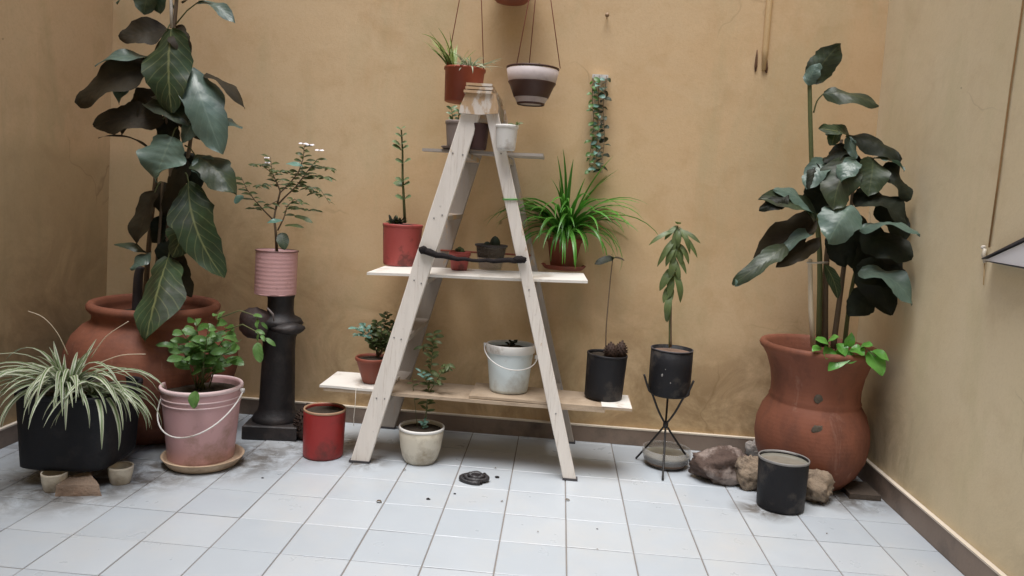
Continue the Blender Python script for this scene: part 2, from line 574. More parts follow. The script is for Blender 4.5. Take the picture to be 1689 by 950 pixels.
M_BLACK = simple('black_paint', (0.008, 0.008, 0.010), (0.016, 0.016, 0.019), 8, 0.55, 0.15, spec=0.28, dirt=(0.055, 0.047, 0.042), dscale=9, damt=(0.52, 0.66))
M_BLACKTUB = simple('black_tub', (0.007, 0.008, 0.011), (0.015, 0.016, 0.020), 4, 0.6, 0.12, spec=0.25, dirt=(0.045, 0.042, 0.042), dscale=5, damt=(0.55, 0.85))
M_IRON = simple('black_iron', (0.012, 0.012, 0.013), (0.03, 0.026, 0.024), 20, 0.5, 0.2)
M_PEDESTAL = simple('dark_cast_stone', (0.010, 0.009, 0.010), (0.022, 0.019, 0.019), 9, 0.55, 0.3, 40, dirt=(0.065, 0.05, 0.045), dscale=6)
M_CREAM = simple('cream_ceramic', (0.62, 0.56, 0.45), (0.68, 0.63, 0.53), 6, 0.4, 0.05, dirt=(0.36, 0.30, 0.22), dscale=7, damt=(0.48, 0.66))
M_WHITEP = simple('white_plastic', (0.74, 0.73, 0.70), (0.68, 0.66, 0.63), 8, 0.45, 0.05, dirt=(0.38, 0.33, 0.28), dscale=9, damt=(0.53, 0.68))
M_BUCKETW = simple('bluish_white_plastic', (0.58, 0.66, 0.68), (0.64, 0.70, 0.71), 5, 0.42, 0.04, dirt=(0.40, 0.40, 0.37), dscale=6, damt=(0.50, 0.70))
M_SAUCER = simple('tan_saucer', (0.50, 0.36, 0.24), (0.58, 0.45, 0.32), 9, 0.6, 0.12, dirt=(0.26, 0.17, 0.11), dscale=8)
M_GREYPOT = simple('grey_pot', (0.19, 0.15, 0.13), (0.27, 0.22, 0.20), 9, 0.6, 0.12, dirt=(0.17, 0.12, 0.10), dscale=9)
M_MAROON = simple('maroon_pot', (0.035, 0.015, 0.013), (0.055, 0.022, 0.019), 9, 0.6, 0.12)
M_SOIL = simple('potting_soil', (0.028, 0.022, 0.017), (0.07, 0.055, 0.042), 40, 0.95, 0.9, 70, spec=0.1)
M_ROCK = simple('volcanic_rock', (0.055, 0.036, 0.03), (0.17, 0.12, 0.10), 7, 0.9, 1.0, 38, spec=0.2, dirt=(0.34, 0.28, 0.25), dscale=5, damt=(0.48, 0.60))
M_ROCK2 = simple('tan_rock', (0.20, 0.145, 0.10), (0.36, 0.29, 0.22), 11, 0.9, 1.0, 44, spec=0.2, dirt=(0.07, 0.05, 0.04), dscale=14, damt=(0.52, 0.64))
M_BRICKROCK = simple('brown_stone', (0.22, 0.15, 0.105), (0.36, 0.28, 0.22), 14, 0.9, 1.0, 40, spec=0.2, dirt=(0.20, 0.12, 0.08), dscale=7)
M_STEM = simple('brown_stem', (0.11, 0.075, 0.045), (0.17, 0.12, 0.075), 20, 0.7, 0.3)
M_STEMG = simple('green_stem', (0.09, 0.11, 0.04), (0.14, 0.15, 0.06), 20, 0.6, 0.2)
M_STAKE = simple('cane_stake', (0.66, 0.55, 0.40), (0.74, 0.64, 0.49), 14, 0.6, 0.2)
M_ROPE = simple('white_rope', (0.62, 0.56, 0.48), (0.70, 0.65, 0.57), 60, 0.85, 0.5, 150)
M_STRING = simple('red_brown_string', (0.22, 0.055, 0.035), (0.28, 0.085, 0.055), 40, 0.8, 0.2)
M_CLOTH = simple('black_cloth', (0.015, 0.013, 0.014), (0.035, 0.03, 0.03), 30, 0.95, 0.6, 90, spec=0.1)
M_GREENTIE = simple('green_tape', (0.08, 0.28, 0.06), (0.12, 0.34, 0.09), 20, 0.5, 0.1)
M_STEEL = simple('dull_steel', (0.17, 0.165, 0.16), (0.27, 0.26, 0.25), 20, 0.4, 0.1)
M_CONE = simple('pine_cone_scale', (0.035, 0.02, 0.015), (0.075, 0.045, 0.033), 30, 0.8, 0.3)
M_HANGPOT = simple('lilac_grey_plastic', (0.52, 0.45, 0.45), (0.58, 0.51, 0.50), 8, 0.5, 0.08, dirt=(0.33, 0.26, 0.26))
M_HANGBAND = simple('dark_brown_band', (0.055, 0.026, 0.020), (0.085, 0.042, 0.034), 9, 0.5, 0.1)
M_FLOWER = simple('white_petal', (0.75, 0.72, 0.76), (0.82, 0.80, 0.82), 20, 0.6, 0.0)
M_CONDUIT = simple('plastered_pipe', (0.58, 0.39, 0.19), (0.64, 0.45, 0.24), 8, 0.7, 0.15)
M_HOLE = simple('dark_notch', (0.10, 0.05, 0.025), (0.16, 0.08, 0.04), 30, 0.9, 0.2)
M_TRAY = simple('white_sheet', (0.76, 0.76, 0.80), (0.80, 0.80, 0.83), 8, 0.3, 0.02)
M_DARKEDGE = simple('dark_rubber_edge', (0.05, 0.045, 0.05), (0.08, 0.075, 0.08), 20, 0.6, 0.1)

def glassy(name, col, rough=0.15, alpha=0.45):
    k = NM(name, rough, 0.5)
    k.color(col)
    k.b.inputs['Transmission Weight'].default_value = 0.0
    k.b.inputs['Alpha'].default_value = alpha
    return k.m
M_GLASS = glassy('cloudy_glass', (0.55, 0.54, 0.52), 0.08, 0.35)
M_CLEARP = glassy('scuffed_clear_plastic', (0.66, 0.62, 0.56), 0.2, 0.24)
def water():
    k = NM('murky_water', 0.06, 0.6)
    k.color(k.mix(k.noise(14, 4), (0.14, 0.13, 0.10), (0.34, 0.33, 0.28)))
    return k.m
M_WATER = water()

ML_BIG = leaf_mat('big_leaf', (0.020, 0.017, 0.008), (0.030, 0.050, 0.020), (0.11, 0.12, 0.05), 0.42, 8, 0.38, 0.08, 0.05, 0.35)
ML_BIGB = leaf_mat('big_leaf_fresh', (0.022, 0.024, 0.010), (0.034, 0.066, 0.024), (0.22, 0.23, 0.09), 0.42, 8, 0.65, 0.10, 0.04, 0.32)
ML_PALE = leaf_mat('big_leaf_sky_sheen', (0.042, 0.074, 0.054), (0.090, 0.150, 0.115), (0.20, 0.27, 0.20), 0.36, 8, 0.3, 0.08, 0.15, 0.5)  # sky reflection put into a paler mint base, plus slight dust
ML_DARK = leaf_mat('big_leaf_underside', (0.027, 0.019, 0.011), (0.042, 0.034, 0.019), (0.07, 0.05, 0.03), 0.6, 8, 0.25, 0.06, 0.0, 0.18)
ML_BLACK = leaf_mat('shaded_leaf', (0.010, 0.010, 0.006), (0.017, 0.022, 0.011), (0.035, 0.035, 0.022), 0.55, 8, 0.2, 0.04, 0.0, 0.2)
ML_SHRUB = leaf_mat('shrub_leaf', (0.05, 0.13, 0.03), (0.11, 0.22, 0.06), (0.18, 0.30, 0.10), 0.38, 5, 0.35, 0.2)
ML_OLIVE = leaf_mat('olive_small_leaf', (0.05, 0.07, 0.022), (0.09, 0.12, 0.04), (0.14, 0.16, 0.07), 0.5, 4, 0.3, 0.15)
ML_BLUE = leaf_mat('blue_green_leaf', (0.08, 0.18, 0.14), (0.16, 0.30, 0.25), (0.2, 0.33, 0.26), 0.4, 4, 0.3, 0.12)
ML_POTHOS = leaf_mat('pothos_leaf', (0.07, 0.24, 0.035), (0.14, 0.36, 0.07), (0.25, 0.45, 0.15), 0.28, 5, 0.3, 0.2)
ML_WILLOW = leaf_mat('narrow_leaf', (0.065, 0.10, 0.03), (0.11, 0.15, 0.05), (0.18, 0.20, 0.09), 0.45, 3, 0.3, 0.18)
ML_SUCC = leaf_mat('succulent_leaf', (0.09, 0.15, 0.06), (0.16, 0.22, 0.11), (0.2, 0.26, 0.14), 0.45, 3, 0.1, 0.05)
ML_SPIDERG = strap_mat('spider_leaf_green', (0.075, 0.26, 0.03), (0.12, 0.34, 0.05), 0.35)
ML_SPIDERV = strap_mat('spider_leaf_variegated', (0.17, 0.26, 0.10), (0.66, 0.69, 0.54), 0.42, 0.14, 0.24)
ML_SPIDERY = strap_mat('spider_leaf_lime', (0.20, 0.32, 0.06), (0.46, 0.52, 0.22), 0.45, 0.22, 0.34)
ML_DRY = leaf_mat('dry_leaf', (0.07, 0.05, 0.03), (0.12, 0.085, 0.05), (0.1, 0.08, 0.05), 0.8, 3, 0.2, 0.0)

# ================================================================== SETTING
floor = bpy.data.objects.new('floor', None)
COL.objects.link(floor)
floor['kind'] = 'structure'
ORG[floor] = Vector((0, 0, 0))
X0, X1, Y0, Y1 = WALL_L + 0.02, 1.47, -3.25, BASE_Y
build('grout_bed', MB().box((WALL_L, -7.0, -0.12), (WALL_R, WALL_Y, -0.0035)), M_GROUT, floor)
S, G = 0.25, 0.0024

def tile_mb(x0, x1, y0, y1, e=0.0018, t=0.012):
    vs = [(x0, y0, -t), (x1, y0, -t), (x1, y1, -t), (x0, y1, -t),
          (x0, y0, -e), (x1, y0, -e), (x1, y1, -e), (x0, y1, -e),
          (x0 + e, y0 + e, 0), (x1 - e, y0 + e, 0), (x1 - e, y1 - e, 0), (x0 + e, y1 - e, 0)]
    fs = [(0, 1, 5, 4), (1, 2, 6, 5), (2, 3, 7, 6), (3, 0, 4, 7), (4, 5, 9, 8), (5, 6, 10, 9), (6, 7, 11, 10), (7, 4, 8, 11), (8, 9, 10, 11)]
    return MB().add(vs, fs, False)

tile_mesh = None
far = MB()
for ry in range(int(math.floor(-7.0 / S)), int(math.ceil(Y1 / S))):
    for cx in range(int(math.floor(X0 / S)), int(math.ceil(X1 / S))):
        x0, x1 = max(cx * S + G, X0), min((cx + 1) * S - G, X1)
        y0, y1 = ry * S + G, min((ry + 1) * S - G, Y1)
        if x1 - x0 < 0.01 or y1 - y0 < 0.01:
            continue
        if ry * S < Y0:
            far.box((x0, y0, -0.012), (x1, y1, 0))
            continue
        full = abs(x1 - x0 - S + 2 * G) < 1e-6 and abs(y1 - y0 - S + 2 * G) < 1e-6
        c = Vector(((x0 + x1) / 2, (y0 + y1) / 2, 0))
        if full and tile_mesh:
            o = bpy.data.objects.new('tile', tile_mesh)
            COL.objects.link(o)
            o.parent = floor
        else:
            o = build('tile', tile_mb(x0 - c.x, x1 - c.x, y0 - c.y, y1 - c.y), M_TILE, floor)
            if full:
                tile_mesh = o.data
        o.location = c + Vector((0, 0, rnd.uniform(-0.0007, 0.0007)))
        o.rotation_euler = (rnd.uniform(-1, 1) * 0.003, rnd.uniform(-1, 1) * 0.003, rnd.uniform(-1, 1) * 0.002)
o = build('tile_field', far, M_TILE, floor)
o['kind'] = 'stuff'

HW = 5.5
def wall_thing(name, loc, label, a, b, mat, ba, bb):
    t = thing(name, loc, label, 'wall')
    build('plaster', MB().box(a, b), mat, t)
    (x0, y0, z0), (x1, y1, z1) = ba, bb
    build('baseboard', MB().box(ba, (x1, y1, z1 - 0.006)), M_BASE, t)
    return t
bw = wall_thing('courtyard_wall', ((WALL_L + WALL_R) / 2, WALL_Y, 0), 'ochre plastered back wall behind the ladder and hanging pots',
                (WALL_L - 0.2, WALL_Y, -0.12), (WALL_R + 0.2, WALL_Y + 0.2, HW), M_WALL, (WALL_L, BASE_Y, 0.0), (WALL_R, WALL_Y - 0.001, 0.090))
build('ledge', MB().box((WALL_L, BASE_Y - 0.002, 0.0845), (WALL_R, WALL_Y - 0.001, 0.092)), M_LEDGE, bw)
lw = wall_thing('courtyard_wall', (WALL_L, -2, 0), 'dim brown plastered side wall left of the broad clay pot',
                (WALL_L - 0.2, -6.0, -0.12), (WALL_L, WALL_Y - 0.0005, HW), M_WALLL, (WALL_L + 0.001, -6.0, 0.0), (WALL_L + 0.02, BASE_Y - 0.003, 0.090))
build('ledge', MB().box((WALL_L + 0.001, -6.0, 0.0845), (WALL_L + 0.022, BASE_Y - 0.003, 0.092)), M_LEDGE, lw)
rw = wall_thing('courtyard_wall', (WALL_R, -2, 0), 'pale beige plastered side wall with a hanging rope and a white panel',
                (WALL_R, -6.0, -0.12), (WALL_R + 0.2, WALL_Y - 0.0005, HW), M_WALLR, (1.47, -6.0, 0.0), (WALL_R - 0.001, BASE_Y - 0.003, 0.108))
build('ledge', MB().box((1.468, -6.0, 0.1025), (WALL_R - 0.001, BASE_Y - 0.003, 0.110)), M_LEDGE, rw)

# unseen fourth wall of the courtyard, added to cut low sky light
FOURTH_H = 5.5
build('unseen_fourth_wall', MB().box((WALL_L - 0.2, -4.4, -0.12), (WALL_R + 0.2, -4.2, FOURTH_H)), M_WALLR)['kind'] = 'structure'

# half-buried pipe on the back wall with a dark notch either side of its end
p0, p1 = at(1262, -40, WALL_Y), at(1259, 116, WALL_Y)
t = thing('wall_pipe', (p1.x, WALL_Y, p1.z), 'plastered pipe running down the back wall with two dark notches at its end', 'pipe')
build('pipe', MB().tube([p1 + Vector((0, -0.004, 0)), p1 + Vector((0, -0.006, 0.1)), Vector((p1.x, WALL_Y - 0.006, HW - 0.02))], [0.010, 0.016, 0.016], 12), M_CONDUIT, t)
for q0, q1, wd in (((1249, 82), (1246, 118), 0.013), ((1263, 88), (1264, 120), 0.016)):
    a, b = at(*q0, WALL_Y - 0.003), at(*q1, WALL_Y - 0.003)
    build('notch', MB().tube([a, (a * 2 + b) / 3, (a + b * 3) / 4, b], [0.002, wd * 0.45, wd * 0.62, wd * 0.3], 8), M_HOLE, t)

a = at(1001, 27, WALL_Y)
t = thing('wall_hook', a, 'small brass nail head high on the wall right of the hanging bowl', 'nail')
build('shank', MB().tube([a, a + Vector((0, -0.03, 0.0))], 0.004), M_STEEL, t)
build('head', MB().tube([a + Vector((0, -0.026, 0)), a + Vector((0, -0.034, 0))], 0.011, 12), simple('old_brass', (0.24, 0.14, 0.07), (0.34, 0.22, 0.12), 20, 0.5), t)

# cord, cleat and white tray on the right wall
XR = WALL_R - 0.006
c0, c1 = onx(1688, 0, XR), onx(1631, 408, XR)
t = thing('rope_line', c1, 'thin brown rope hanging down the right wall to a pale cleat', 'rope')
ctop = c0 + (c0 - c1) * 0.45
build('cord', MB().tube([ctop, c0, c0 + (c1 - c0) * 0.35 + Vector((0, 0.004, 0)), c0 + (c1 - c0) * 0.7, c1], 0.0036, 6), simple('brown_cord', (0.26, 0.15, 0.06), (0.34, 0.21, 0.10), 40, 0.8), t)
cl = build('cleat', MB().tube([onx(1625, 410, XR - 0.004), onx(1622, 421, XR - 0.006), onx(1625, 433, XR - 0.004)], [0.006, 0.008, 0.006], 8), M_CREAM, t)
build('knot', MB().blob(onx(1622, 408, XR - 0.006), (0.008, 0.010, 0.008), 0.3, 3, 4, 10, 6), M_ROPE, t)
build('tail', MB().tube([onx(1624, 434, XR), onx(1622, 470, XR)], 0.002, 6), M_CONDUIT, t)
q = onx(1641, 430, WALL_R)
t = thing('wall_panel', (WALL_R - 0.03, q.y - 0.3, q.z), 'white wedge panel with a dark top strip fixed to the right wall', 'panel')
nb, ntp = q.z - 0.012, q.z + 0.215
build('panel', MB().prism([(WALL_R - 0.001, q.y, q.z), (WALL_R - 0.001, q.y - 0.62, nb), (WALL_R - 0.001, q.y - 0.62, ntp)], (-0.045, -0.02, 0)), M_TRAY, t)
build('top_strip', MB().prism([(WALL_R - 0.001, q.y + 0.012, q.z + 0.003), (WALL_R - 0.001, q.y - 0.62, ntp + 0.002), (WALL_R - 0.001, q.y - 0.62, ntp + 0.024), (WALL_R - 0.001, q.y + 0.010, q.z + 0.006)], (-0.052, -0.02, 0)), M_DARKEDGE, t)
build('bottom_strip', MB().prism([(WALL_R - 0.001, q.y + 0.004, q.z - 0.003), (WALL_R - 0.001, q.y - 0.62, nb - 0.003), (WALL_R - 0.001, q.y - 0.62, nb - 0.009)], (-0.050, -0.02, 0)), M_DARKEDGE, t)

# ================================================================== LADDER
YN, YF, TH = 0.43, 0.975, 0.026
def flat(px, py, Y):
    p = at(px, py, Y)
    return Vector((p.x, Y, p.z))
lt0, lt1 = flat(764, 178, YN), flat(795, 178, YN)
lb0, lb1 = flat(577, 760, YN), flat(608, 760, YN)
rt0, rt1 = flat(799, 178, YN), flat(820, 178, YN)
rb0, rb1 = flat(929, 793, YN), flat(951, 793, YN)
for p in (lb0, lb1, rb0, rb1):
    p.z = 0.001
t = thing('stepladder', (-0.47, 0.7, 0), 'tall white painted wooden stepladder with worn paint, standing open as a plant rack', 'stepladder')
LAD = t
def lerp(a, b, f):
    return a + (b - a) * f
def rail(b0, b1, t0, t1, Y, mat):
    """a plank with softened edges, the foot slightly chipped"""
    N = 14
    m = MB()
    e = 0.003
    vs = []
    for i in range(N + 1):
        f = i / N
        a, b = lerp(b0, t0, f), lerp(b1, t1, f)
        a = a + Vector((rnd.uniform(-.0012, .0012), 0, 0)); b = b + Vector((rnd.uniform(-.0012, .0012), 0, 0))
        for (p, dx, y) in ((a, e, Y), (b, -e, Y), (b, 0, Y + e), (b, 0, Y + TH - e), (b, -e, Y + TH), (a, e, Y + TH), (a, 0, Y + TH - e), (a, 0, Y + e)):
            vs.append((p.x + dx, y, p.z))
    fs = []
    for i in range(N):
        for j in range(8):
            fs.append((i * 8 + j, i * 8 + (j + 1) % 8, (i + 1) * 8 + (j + 1) % 8, (i + 1) * 8 + j))
    fs.append(tuple(range(7, -1, -1)))
    fs.append(tuple(range(N * 8, N * 8 + 8)))
    m.add(vs, fs, False)
    return build('rail', m, mat, t)
def rail_span(side, z):
    b0, b1, t0, t1 = (lb0, lb1, lt0, lt1) if side == 'l' else (rb0, rb1, rt0, rt1)
    f = z / t0.z
    return lerp(b0, t0, f), lerp(b1, t1, f)
r1 = rail(lb0, lb1, lt0, lt1, YN, M_LADDER)
r2 = rail(rb0, rb1, rt0, rt1, YN, M_LADDER)
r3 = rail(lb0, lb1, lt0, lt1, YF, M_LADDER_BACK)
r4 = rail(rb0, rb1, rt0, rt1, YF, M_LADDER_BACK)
for a, b, y in ((lb0, lb1, YN), (rb0, rb1, YN), (lb0, lb1, YF), (rb0, rb1, YF)):
    build('foot_pad', MB().box((a.x - 0.004, y - 0.004, 0.0003), (b.x + 0.004, y + TH + 0.004, 0.011)), M_DARKEDGE, t)
ZS = [0.322, 0.615, 0.885, 1.185, 1.478]
for z in ZS:
    a, b = rail_span('l', z)
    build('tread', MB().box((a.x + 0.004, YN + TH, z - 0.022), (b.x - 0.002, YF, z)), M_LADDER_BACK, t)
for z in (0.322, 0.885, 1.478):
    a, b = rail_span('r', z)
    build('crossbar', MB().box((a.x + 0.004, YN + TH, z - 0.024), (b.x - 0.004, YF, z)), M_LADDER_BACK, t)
# screw heads in pairs beside every tread
for z in ZS:
    for sdn, rl in (('l', r1), ('r', r2)):
        if sdn == 'r' and z not in (0.322, 0.885, 1.478):
            continue
        a, b = rail_span(sdn, z - 0.01)
        for f in ((0.28, 0.7) if sdn == 'l' else (0.5,)):
            p = lerp(a, b, f + rnd.uniform(-.1, .1)) + Vector((0, 0, rnd.uniform(-.016, .012)))
            build('screw_head', MB().tube([p + Vector((0, 0.001, 0)), p + Vector((0, -0.0022, 0))], 0.0036, 8), M_STEEL, rl)
# cap: a front and a back cheek, three thin boards on top
capp = [flat(757, 186, YN - .02), flat(790, 189, YN - .02), flat(821, 187, YN - .02), flat(822, 176, YN - .02), flat(817, 154, YN - .02), flat(769, 152, YN - .02), flat(760, 172, YN - .02)]
build('cap_cheek', MB().prism(capp, (0, 0.019, 0)), M_LADDER_TOP, t)
back = [Vector((p.x, YF + TH + 0.001, p.z)) for p in capp]
build('cap_cheek', MB().prism(back, (0, 0.019, 0)), M_LADDER_TOP, t)
zt = flat(790, 154, YN - .02).z
xa, xb = flat(767, 152, YN).x, flat(814, 152, YN).x
for i in range(3):
    j = rnd.uniform(-.003, .003)
    build('cap_board', MB().box((xa + 0.004 * i + j, YN - 0.03 + 0.004 * i, zt + 0.0005 + 0.0165 * i), (xb - 0.002 * i + j, YF + 0.03, zt + 0.012 + 0.0165 * i)), M_LADDER_TOP, t)
build('cap_block', MB().box((lt0.x + 0.02, YN + TH + 0.002, zt - 0.075), (rt1.x - 0.012, YF - 0.002, zt - 0.012)), M_LADDER_BACK, t)
for i in range(2):
    build('spacer', MB().box((xa + 0.02, YN + 0.02, zt + 0.012 + 0.0165 * i), (xb - 0.02, YF - 0.02, zt + 0.017 + 0.0165 * i)), M_LADDER_BACK, t)

# boards laid through the ladder
def board(name, label, pts, th, mat, group=None):
    """pts: front-left, front-right, back-right, back-left (top face)"""
    m = MB()
    fl, fr, br, bl = [Vector(p) for p in pts]
    N = 10
    vs, fs = [], []
    for i in range(N + 1):
        f = i / N
        a, b = lerp(fl, fr, f), lerp(bl, br, f)
        w = Vector((0, 0, 0.0012 * math.sin(f * 7)))
        vs += [a + w, b + w, b + w - Vector((0, 0, th)), a + w - Vector((0, 0, th))]
    for i in range(N):
        for j in range(4):
            fs.append((i * 4 + j, i * 4 + (j + 1) % 4, (i + 1) * 4 + (j + 1) % 4, (i + 1) * 4 + j))
    fs.append((3, 2, 1, 0)); fs.append((N * 4, N * 4 + 1, N * 4 + 2, N * 4 + 3))
    m.add(vs, fs, False)
    o = build(name, m, mat)
    tag(o, label, 'shelf board', group)
    return o
YB = YN + TH + 0.002
def zat(px, py, Y):
    return at(px, py, Y).z
# lowest long plank
zl, zr = 0.338, 0.345
p_fl, p_fr = at(527, 640, YB), at(935, 668, YB)
board('plank', 'long bare plank lying across the lowest ladder treads near the floor',
      [(p_fl.x + 0.02, YB, zl - 0.0), (0.16, YB, zl - 0.0), (0.16, YB + 0.27, zl), (p_fl.x + 0.05, YB + 0.27, zl)], 0.015, M_PLANK)
board('shelf_board', 'short white board on the left end of the lowest plank, under a clay pot',
      [(p_fl.x, YB - 0.003, zl + 0.0125), (-0.86, YB - 0.003, zl + 0.0125), (-0.86, YB + 0.285, zl + 0.0125), (p_fl.x + 0.0, YB + 0.285, zl + 0.0125)], 0.011, M_BOARD)
q = at(1043, 673, YB)
zR = zl + 0.0135
board('shelf_board', 'thin white-ended board on the right of the lowest plank, under the bucket and black tin',
      [(-0.475, YB + 0.012, zR), (q.x, YB - 0.004, zR), (q.x + 0.005, YB + 0.245, zR), (-0.47, YB + 0.275, zR)], 0.012, M_PLANK)
ZLOW = zR + 0.001
build_white = MB().box((q.x - 0.14, YB - 0.003, zR + 0.0005), (q.x - 0.001, YB + 0.24, zR + 0.0025))
o = build('painted_end', build_white, M_BOARD, None)
o.name = 'board_sheet'
tag(o, 'white painted sheet lying on the right tip of the lowest board', 'sheet')
# middle board
ml, mr_ = at(605, 452, YB), at(970, 457, YB)
ZML, ZMR = 0.8985, 0.8985 + 0.03
board('shelf_board', 'long white board across the middle treads, holding the red and terracotta pots',
      [(ml.x, YB, ZML), (mr_.x, YB, ZMR), (mr_.x - 0.01, YB + 0.37, ZMR), (ml.x, YB + 0.37, ZML)], 0.012, M_BOARD)
def zmid(x):
    return ZML + (ZMR - ZML) * (x - ml.x) / (mr_.x - ml.x)
# top board
tl, tr = at(689, 247, YB + 0.02), at(896, 256, YB + 0.02)
ZT = 1.494
board('shelf_board', 'narrow weathered board across the top treads, under the small grey and white pots',
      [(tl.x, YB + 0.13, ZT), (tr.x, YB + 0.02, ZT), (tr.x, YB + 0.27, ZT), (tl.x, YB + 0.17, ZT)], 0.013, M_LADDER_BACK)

# cloth strap and rod across the ladder, green tie on the right rail
a, b = at(697, 413, YN - 0.012), at(862, 428, YN - 0.012)
t2 = thing('cloth_strap', (a + b) / 2, 'black cloth strap knotted between the two front rails of the ladder', 'strap')
path = []
for i in range(15):
    f = i / 14
    p = lerp(a, b, f)
    path.append(p + Vector((0.0, 0.0, -0.028 * 4 * f * (1 - f) * (1 - 0.3 * f) + 0.003 * math.sin(i * 2.3))))
build('strap', MB().tube(path, [0.014, 0.017, 0.014, 0.013, 0.012, 0.010, 0.009, 0.008, 0.008, 0.009, 0.010, 0.011, 0.012, 0.014, 0.013], 9), M_CLOTH, t2)
build('knot', MB().blob(a + Vector((0.004, -0.004, 0.002)), (0.022, 0.014, 0.019), 0.35, 4, 3, 14, 9), M_CLOTH, t2)
build('knot', MB().blob(b + Vector((-0.012, -0.004, 0.0)), (0.030, 0.014, 0.017), 0.35, 4, 5, 14, 9), M_CLOTH, t2)
a, b = at(735, 421, 0.66), at(850, 424, 0.66)
f0, _ = rail_span('l', a.z); _, g1 = rail_span('r', a.z)
o = build('spreader_rod', MB().tube([(f0.x + 0.03, YF - 0.006, a.z), (g1.x - 0.02, YF - 0.006, a.z + 0.004)], 0.005, 8), M_STRING)
tag(o, 'thin reddish spreader rod joining the rear rails behind the small pots', 'rod')
z = at(838, 329, YN).z
a, b = rail_span('r', z)
g = 0.003
o = build('tape_tie', MB().tube([(a.x - g, YN - g, z - .001), (b.x + g, YN - g, z + .003), (b.x + g, YN + TH + g, z + .003), (a.x - g, YN + TH + g, z), (a.x - g, YN - g, z - .001)], 0.0038, 6), M_GREENTIE)
tag(o, 'green tie wound round the right rail of the ladder', 'tie')
a = at(587, 644, YB - 0.006)
o = build('string', MB().tube([a + Vector((0, 0, 0.015)), a + Vector((0, 0, -0.06)), a + Vector((-0.004, 0, -0.13)), a + Vector((-0.002, 0, -0.17))], 0.0016, 5), M_ROPE)
tag(o, 'thin pale string dangling from the left end of the lowest plank', 'string')

# ================================================================== POTS
def pot(name, label, cat, px, ybot, ytop, wtop, wbot, zb, mat, prof=None, soil=None, soild=0.03, lip=0.0, liph=0.0, lipmat=None, lean=(0, 0), wall=0.006, group=None, ridges=0, n=44, wob=0.004, hmul=1.0, square=0.0, rot=0.0):
    """a vessel whose nearest foot is seen at (px, ybot) on the level zb; ytop is its front rim"""
    F = onz(px, ybot, zb)
    sc = mpp(F)
    rb = wbot * sc / 2
    rb = rb * (1 + sc * 0)
    C = F + Vector((0, rb, 0)) + Vector((F.x - EYE.x, 0, 0)) * (rb / max(0.5, (F.y - EYE.y)))
    C.z = zb
    sc2 = mpp(C + Vector((0, 0, 0.1)))
    rt = wtop * sc2 / 2
    H = (at(px, ytop, C.y - rt).z - zb) * hmul
    t = thing(name, C, label, cat, group)
    up = Vector((lean[0], lean[1], 1)).normalized()
    if prof:
        outer = [(r * rt, z * H) for r, z in prof]
    else:
        outer = [(rb * 0.94, 0.0), (rb, 0.006)]
        N = 14 if not ridges else ridges * 4
        for i in range(1, N):
            f = i / N
            rr = rb + (rt - rb) * f
            if ridges:
                rr += 0.0022 * math.sin(f * ridges * 2 * math.pi) * (1 if 0.08 < f < 0.92 else 0)
            outer.append((rr, H * f))
        outer.append((rt, H))
    rtop, ztop = outer[-1]
    full = outer + [(rtop - wall * 0.4, ztop + 0.002), (rtop - wall, ztop)]
    down = soild + 0.012
    inner_r = lambda z: max(0.01, next((outer[i][0] + (outer[i + 1][0] - outer[i][0]) * (z - outer[i][1]) / max(1e-6, outer[i + 1][1] - outer[i][1]) for i in range(len(outer) - 1) if outer[i][1] <= z <= outer[i + 1][1]), rtop) - wall)
    for k in range(1, 5):
        z = ztop - down * k / 4
        full.append((inner_r(z), z))
    full.append((0.0001, ztop - down))
    body = build('body', MB().lathe(full, C, n, up, wob, square=square, rot=rot), mat, t)
    if lip:
        lr = [(rtop + 0.0005, ztop - liph), (rtop + lip, ztop - liph + 0.002), (rtop + lip, ztop), (rtop + lip * 0.4, ztop + 0.004), (rtop - wall * 0.8, ztop + 0.0045)]
        build('rim', MB().lathe([(max(0.001, lr[0][0] - 0.004), lr[0][1])] + lr + [(rtop - wall * 1.1, ztop - 0.004)], C, n, up, wob, square=square, rot=rot), lipmat or mat, t)
    if soil:
        rs = inner_r(ztop - soild) - 0.0005
        m = MB()
        vs, fs = [C + up * (ztop - soild + 0.012)], []
        K, J = 6, 28
        for i in range(1, K + 1):
            for j in range(J):
                a_ = 2 * math.pi * j / J
                rr = rs * i / K
                h = ztop - soild + 0.010 * (1 - (i / K) ** 2) + (0.006 * noise.noise(Vector((rr * 40 * math.cos(a_), rr * 40 * math.sin(a_), C.x * 9))) if i < K else 0)
                if soil is M_WATER:
                    h = ztop - soild
                q_ = Vector((rr * math.cos(a_), rr * math.sin(a_), h))
                vs.append(C + Vector((0, 0, 1)).rotation_difference(up) @ q_)
        if soil is M_WATER:
            vs[0] = C + up * (ztop - soild)
        for j in range(J):
            fs.append((0, 1 + j, 1 + (j + 1) % J))
        for i in range(K - 1):
            for j in range(J):
                fs.append((1 + i * J + j, 1 + (i + 1) * J + j, 1 + (i + 1) * J + (j + 1) % J, 1 + i * J + (j + 1) % J))
        m.add(vs, fs)
        build('soil' if soil is M_SOIL else 'water', m, soil, t)
    t['_c'] = 0
    del t['_c']
    return dict(t=t, C=C, rt=rt, rb=rb, H=H, up=up, top=C + up * (H - (soild if soil else 0)), sc=sc2, inner=inner_r)

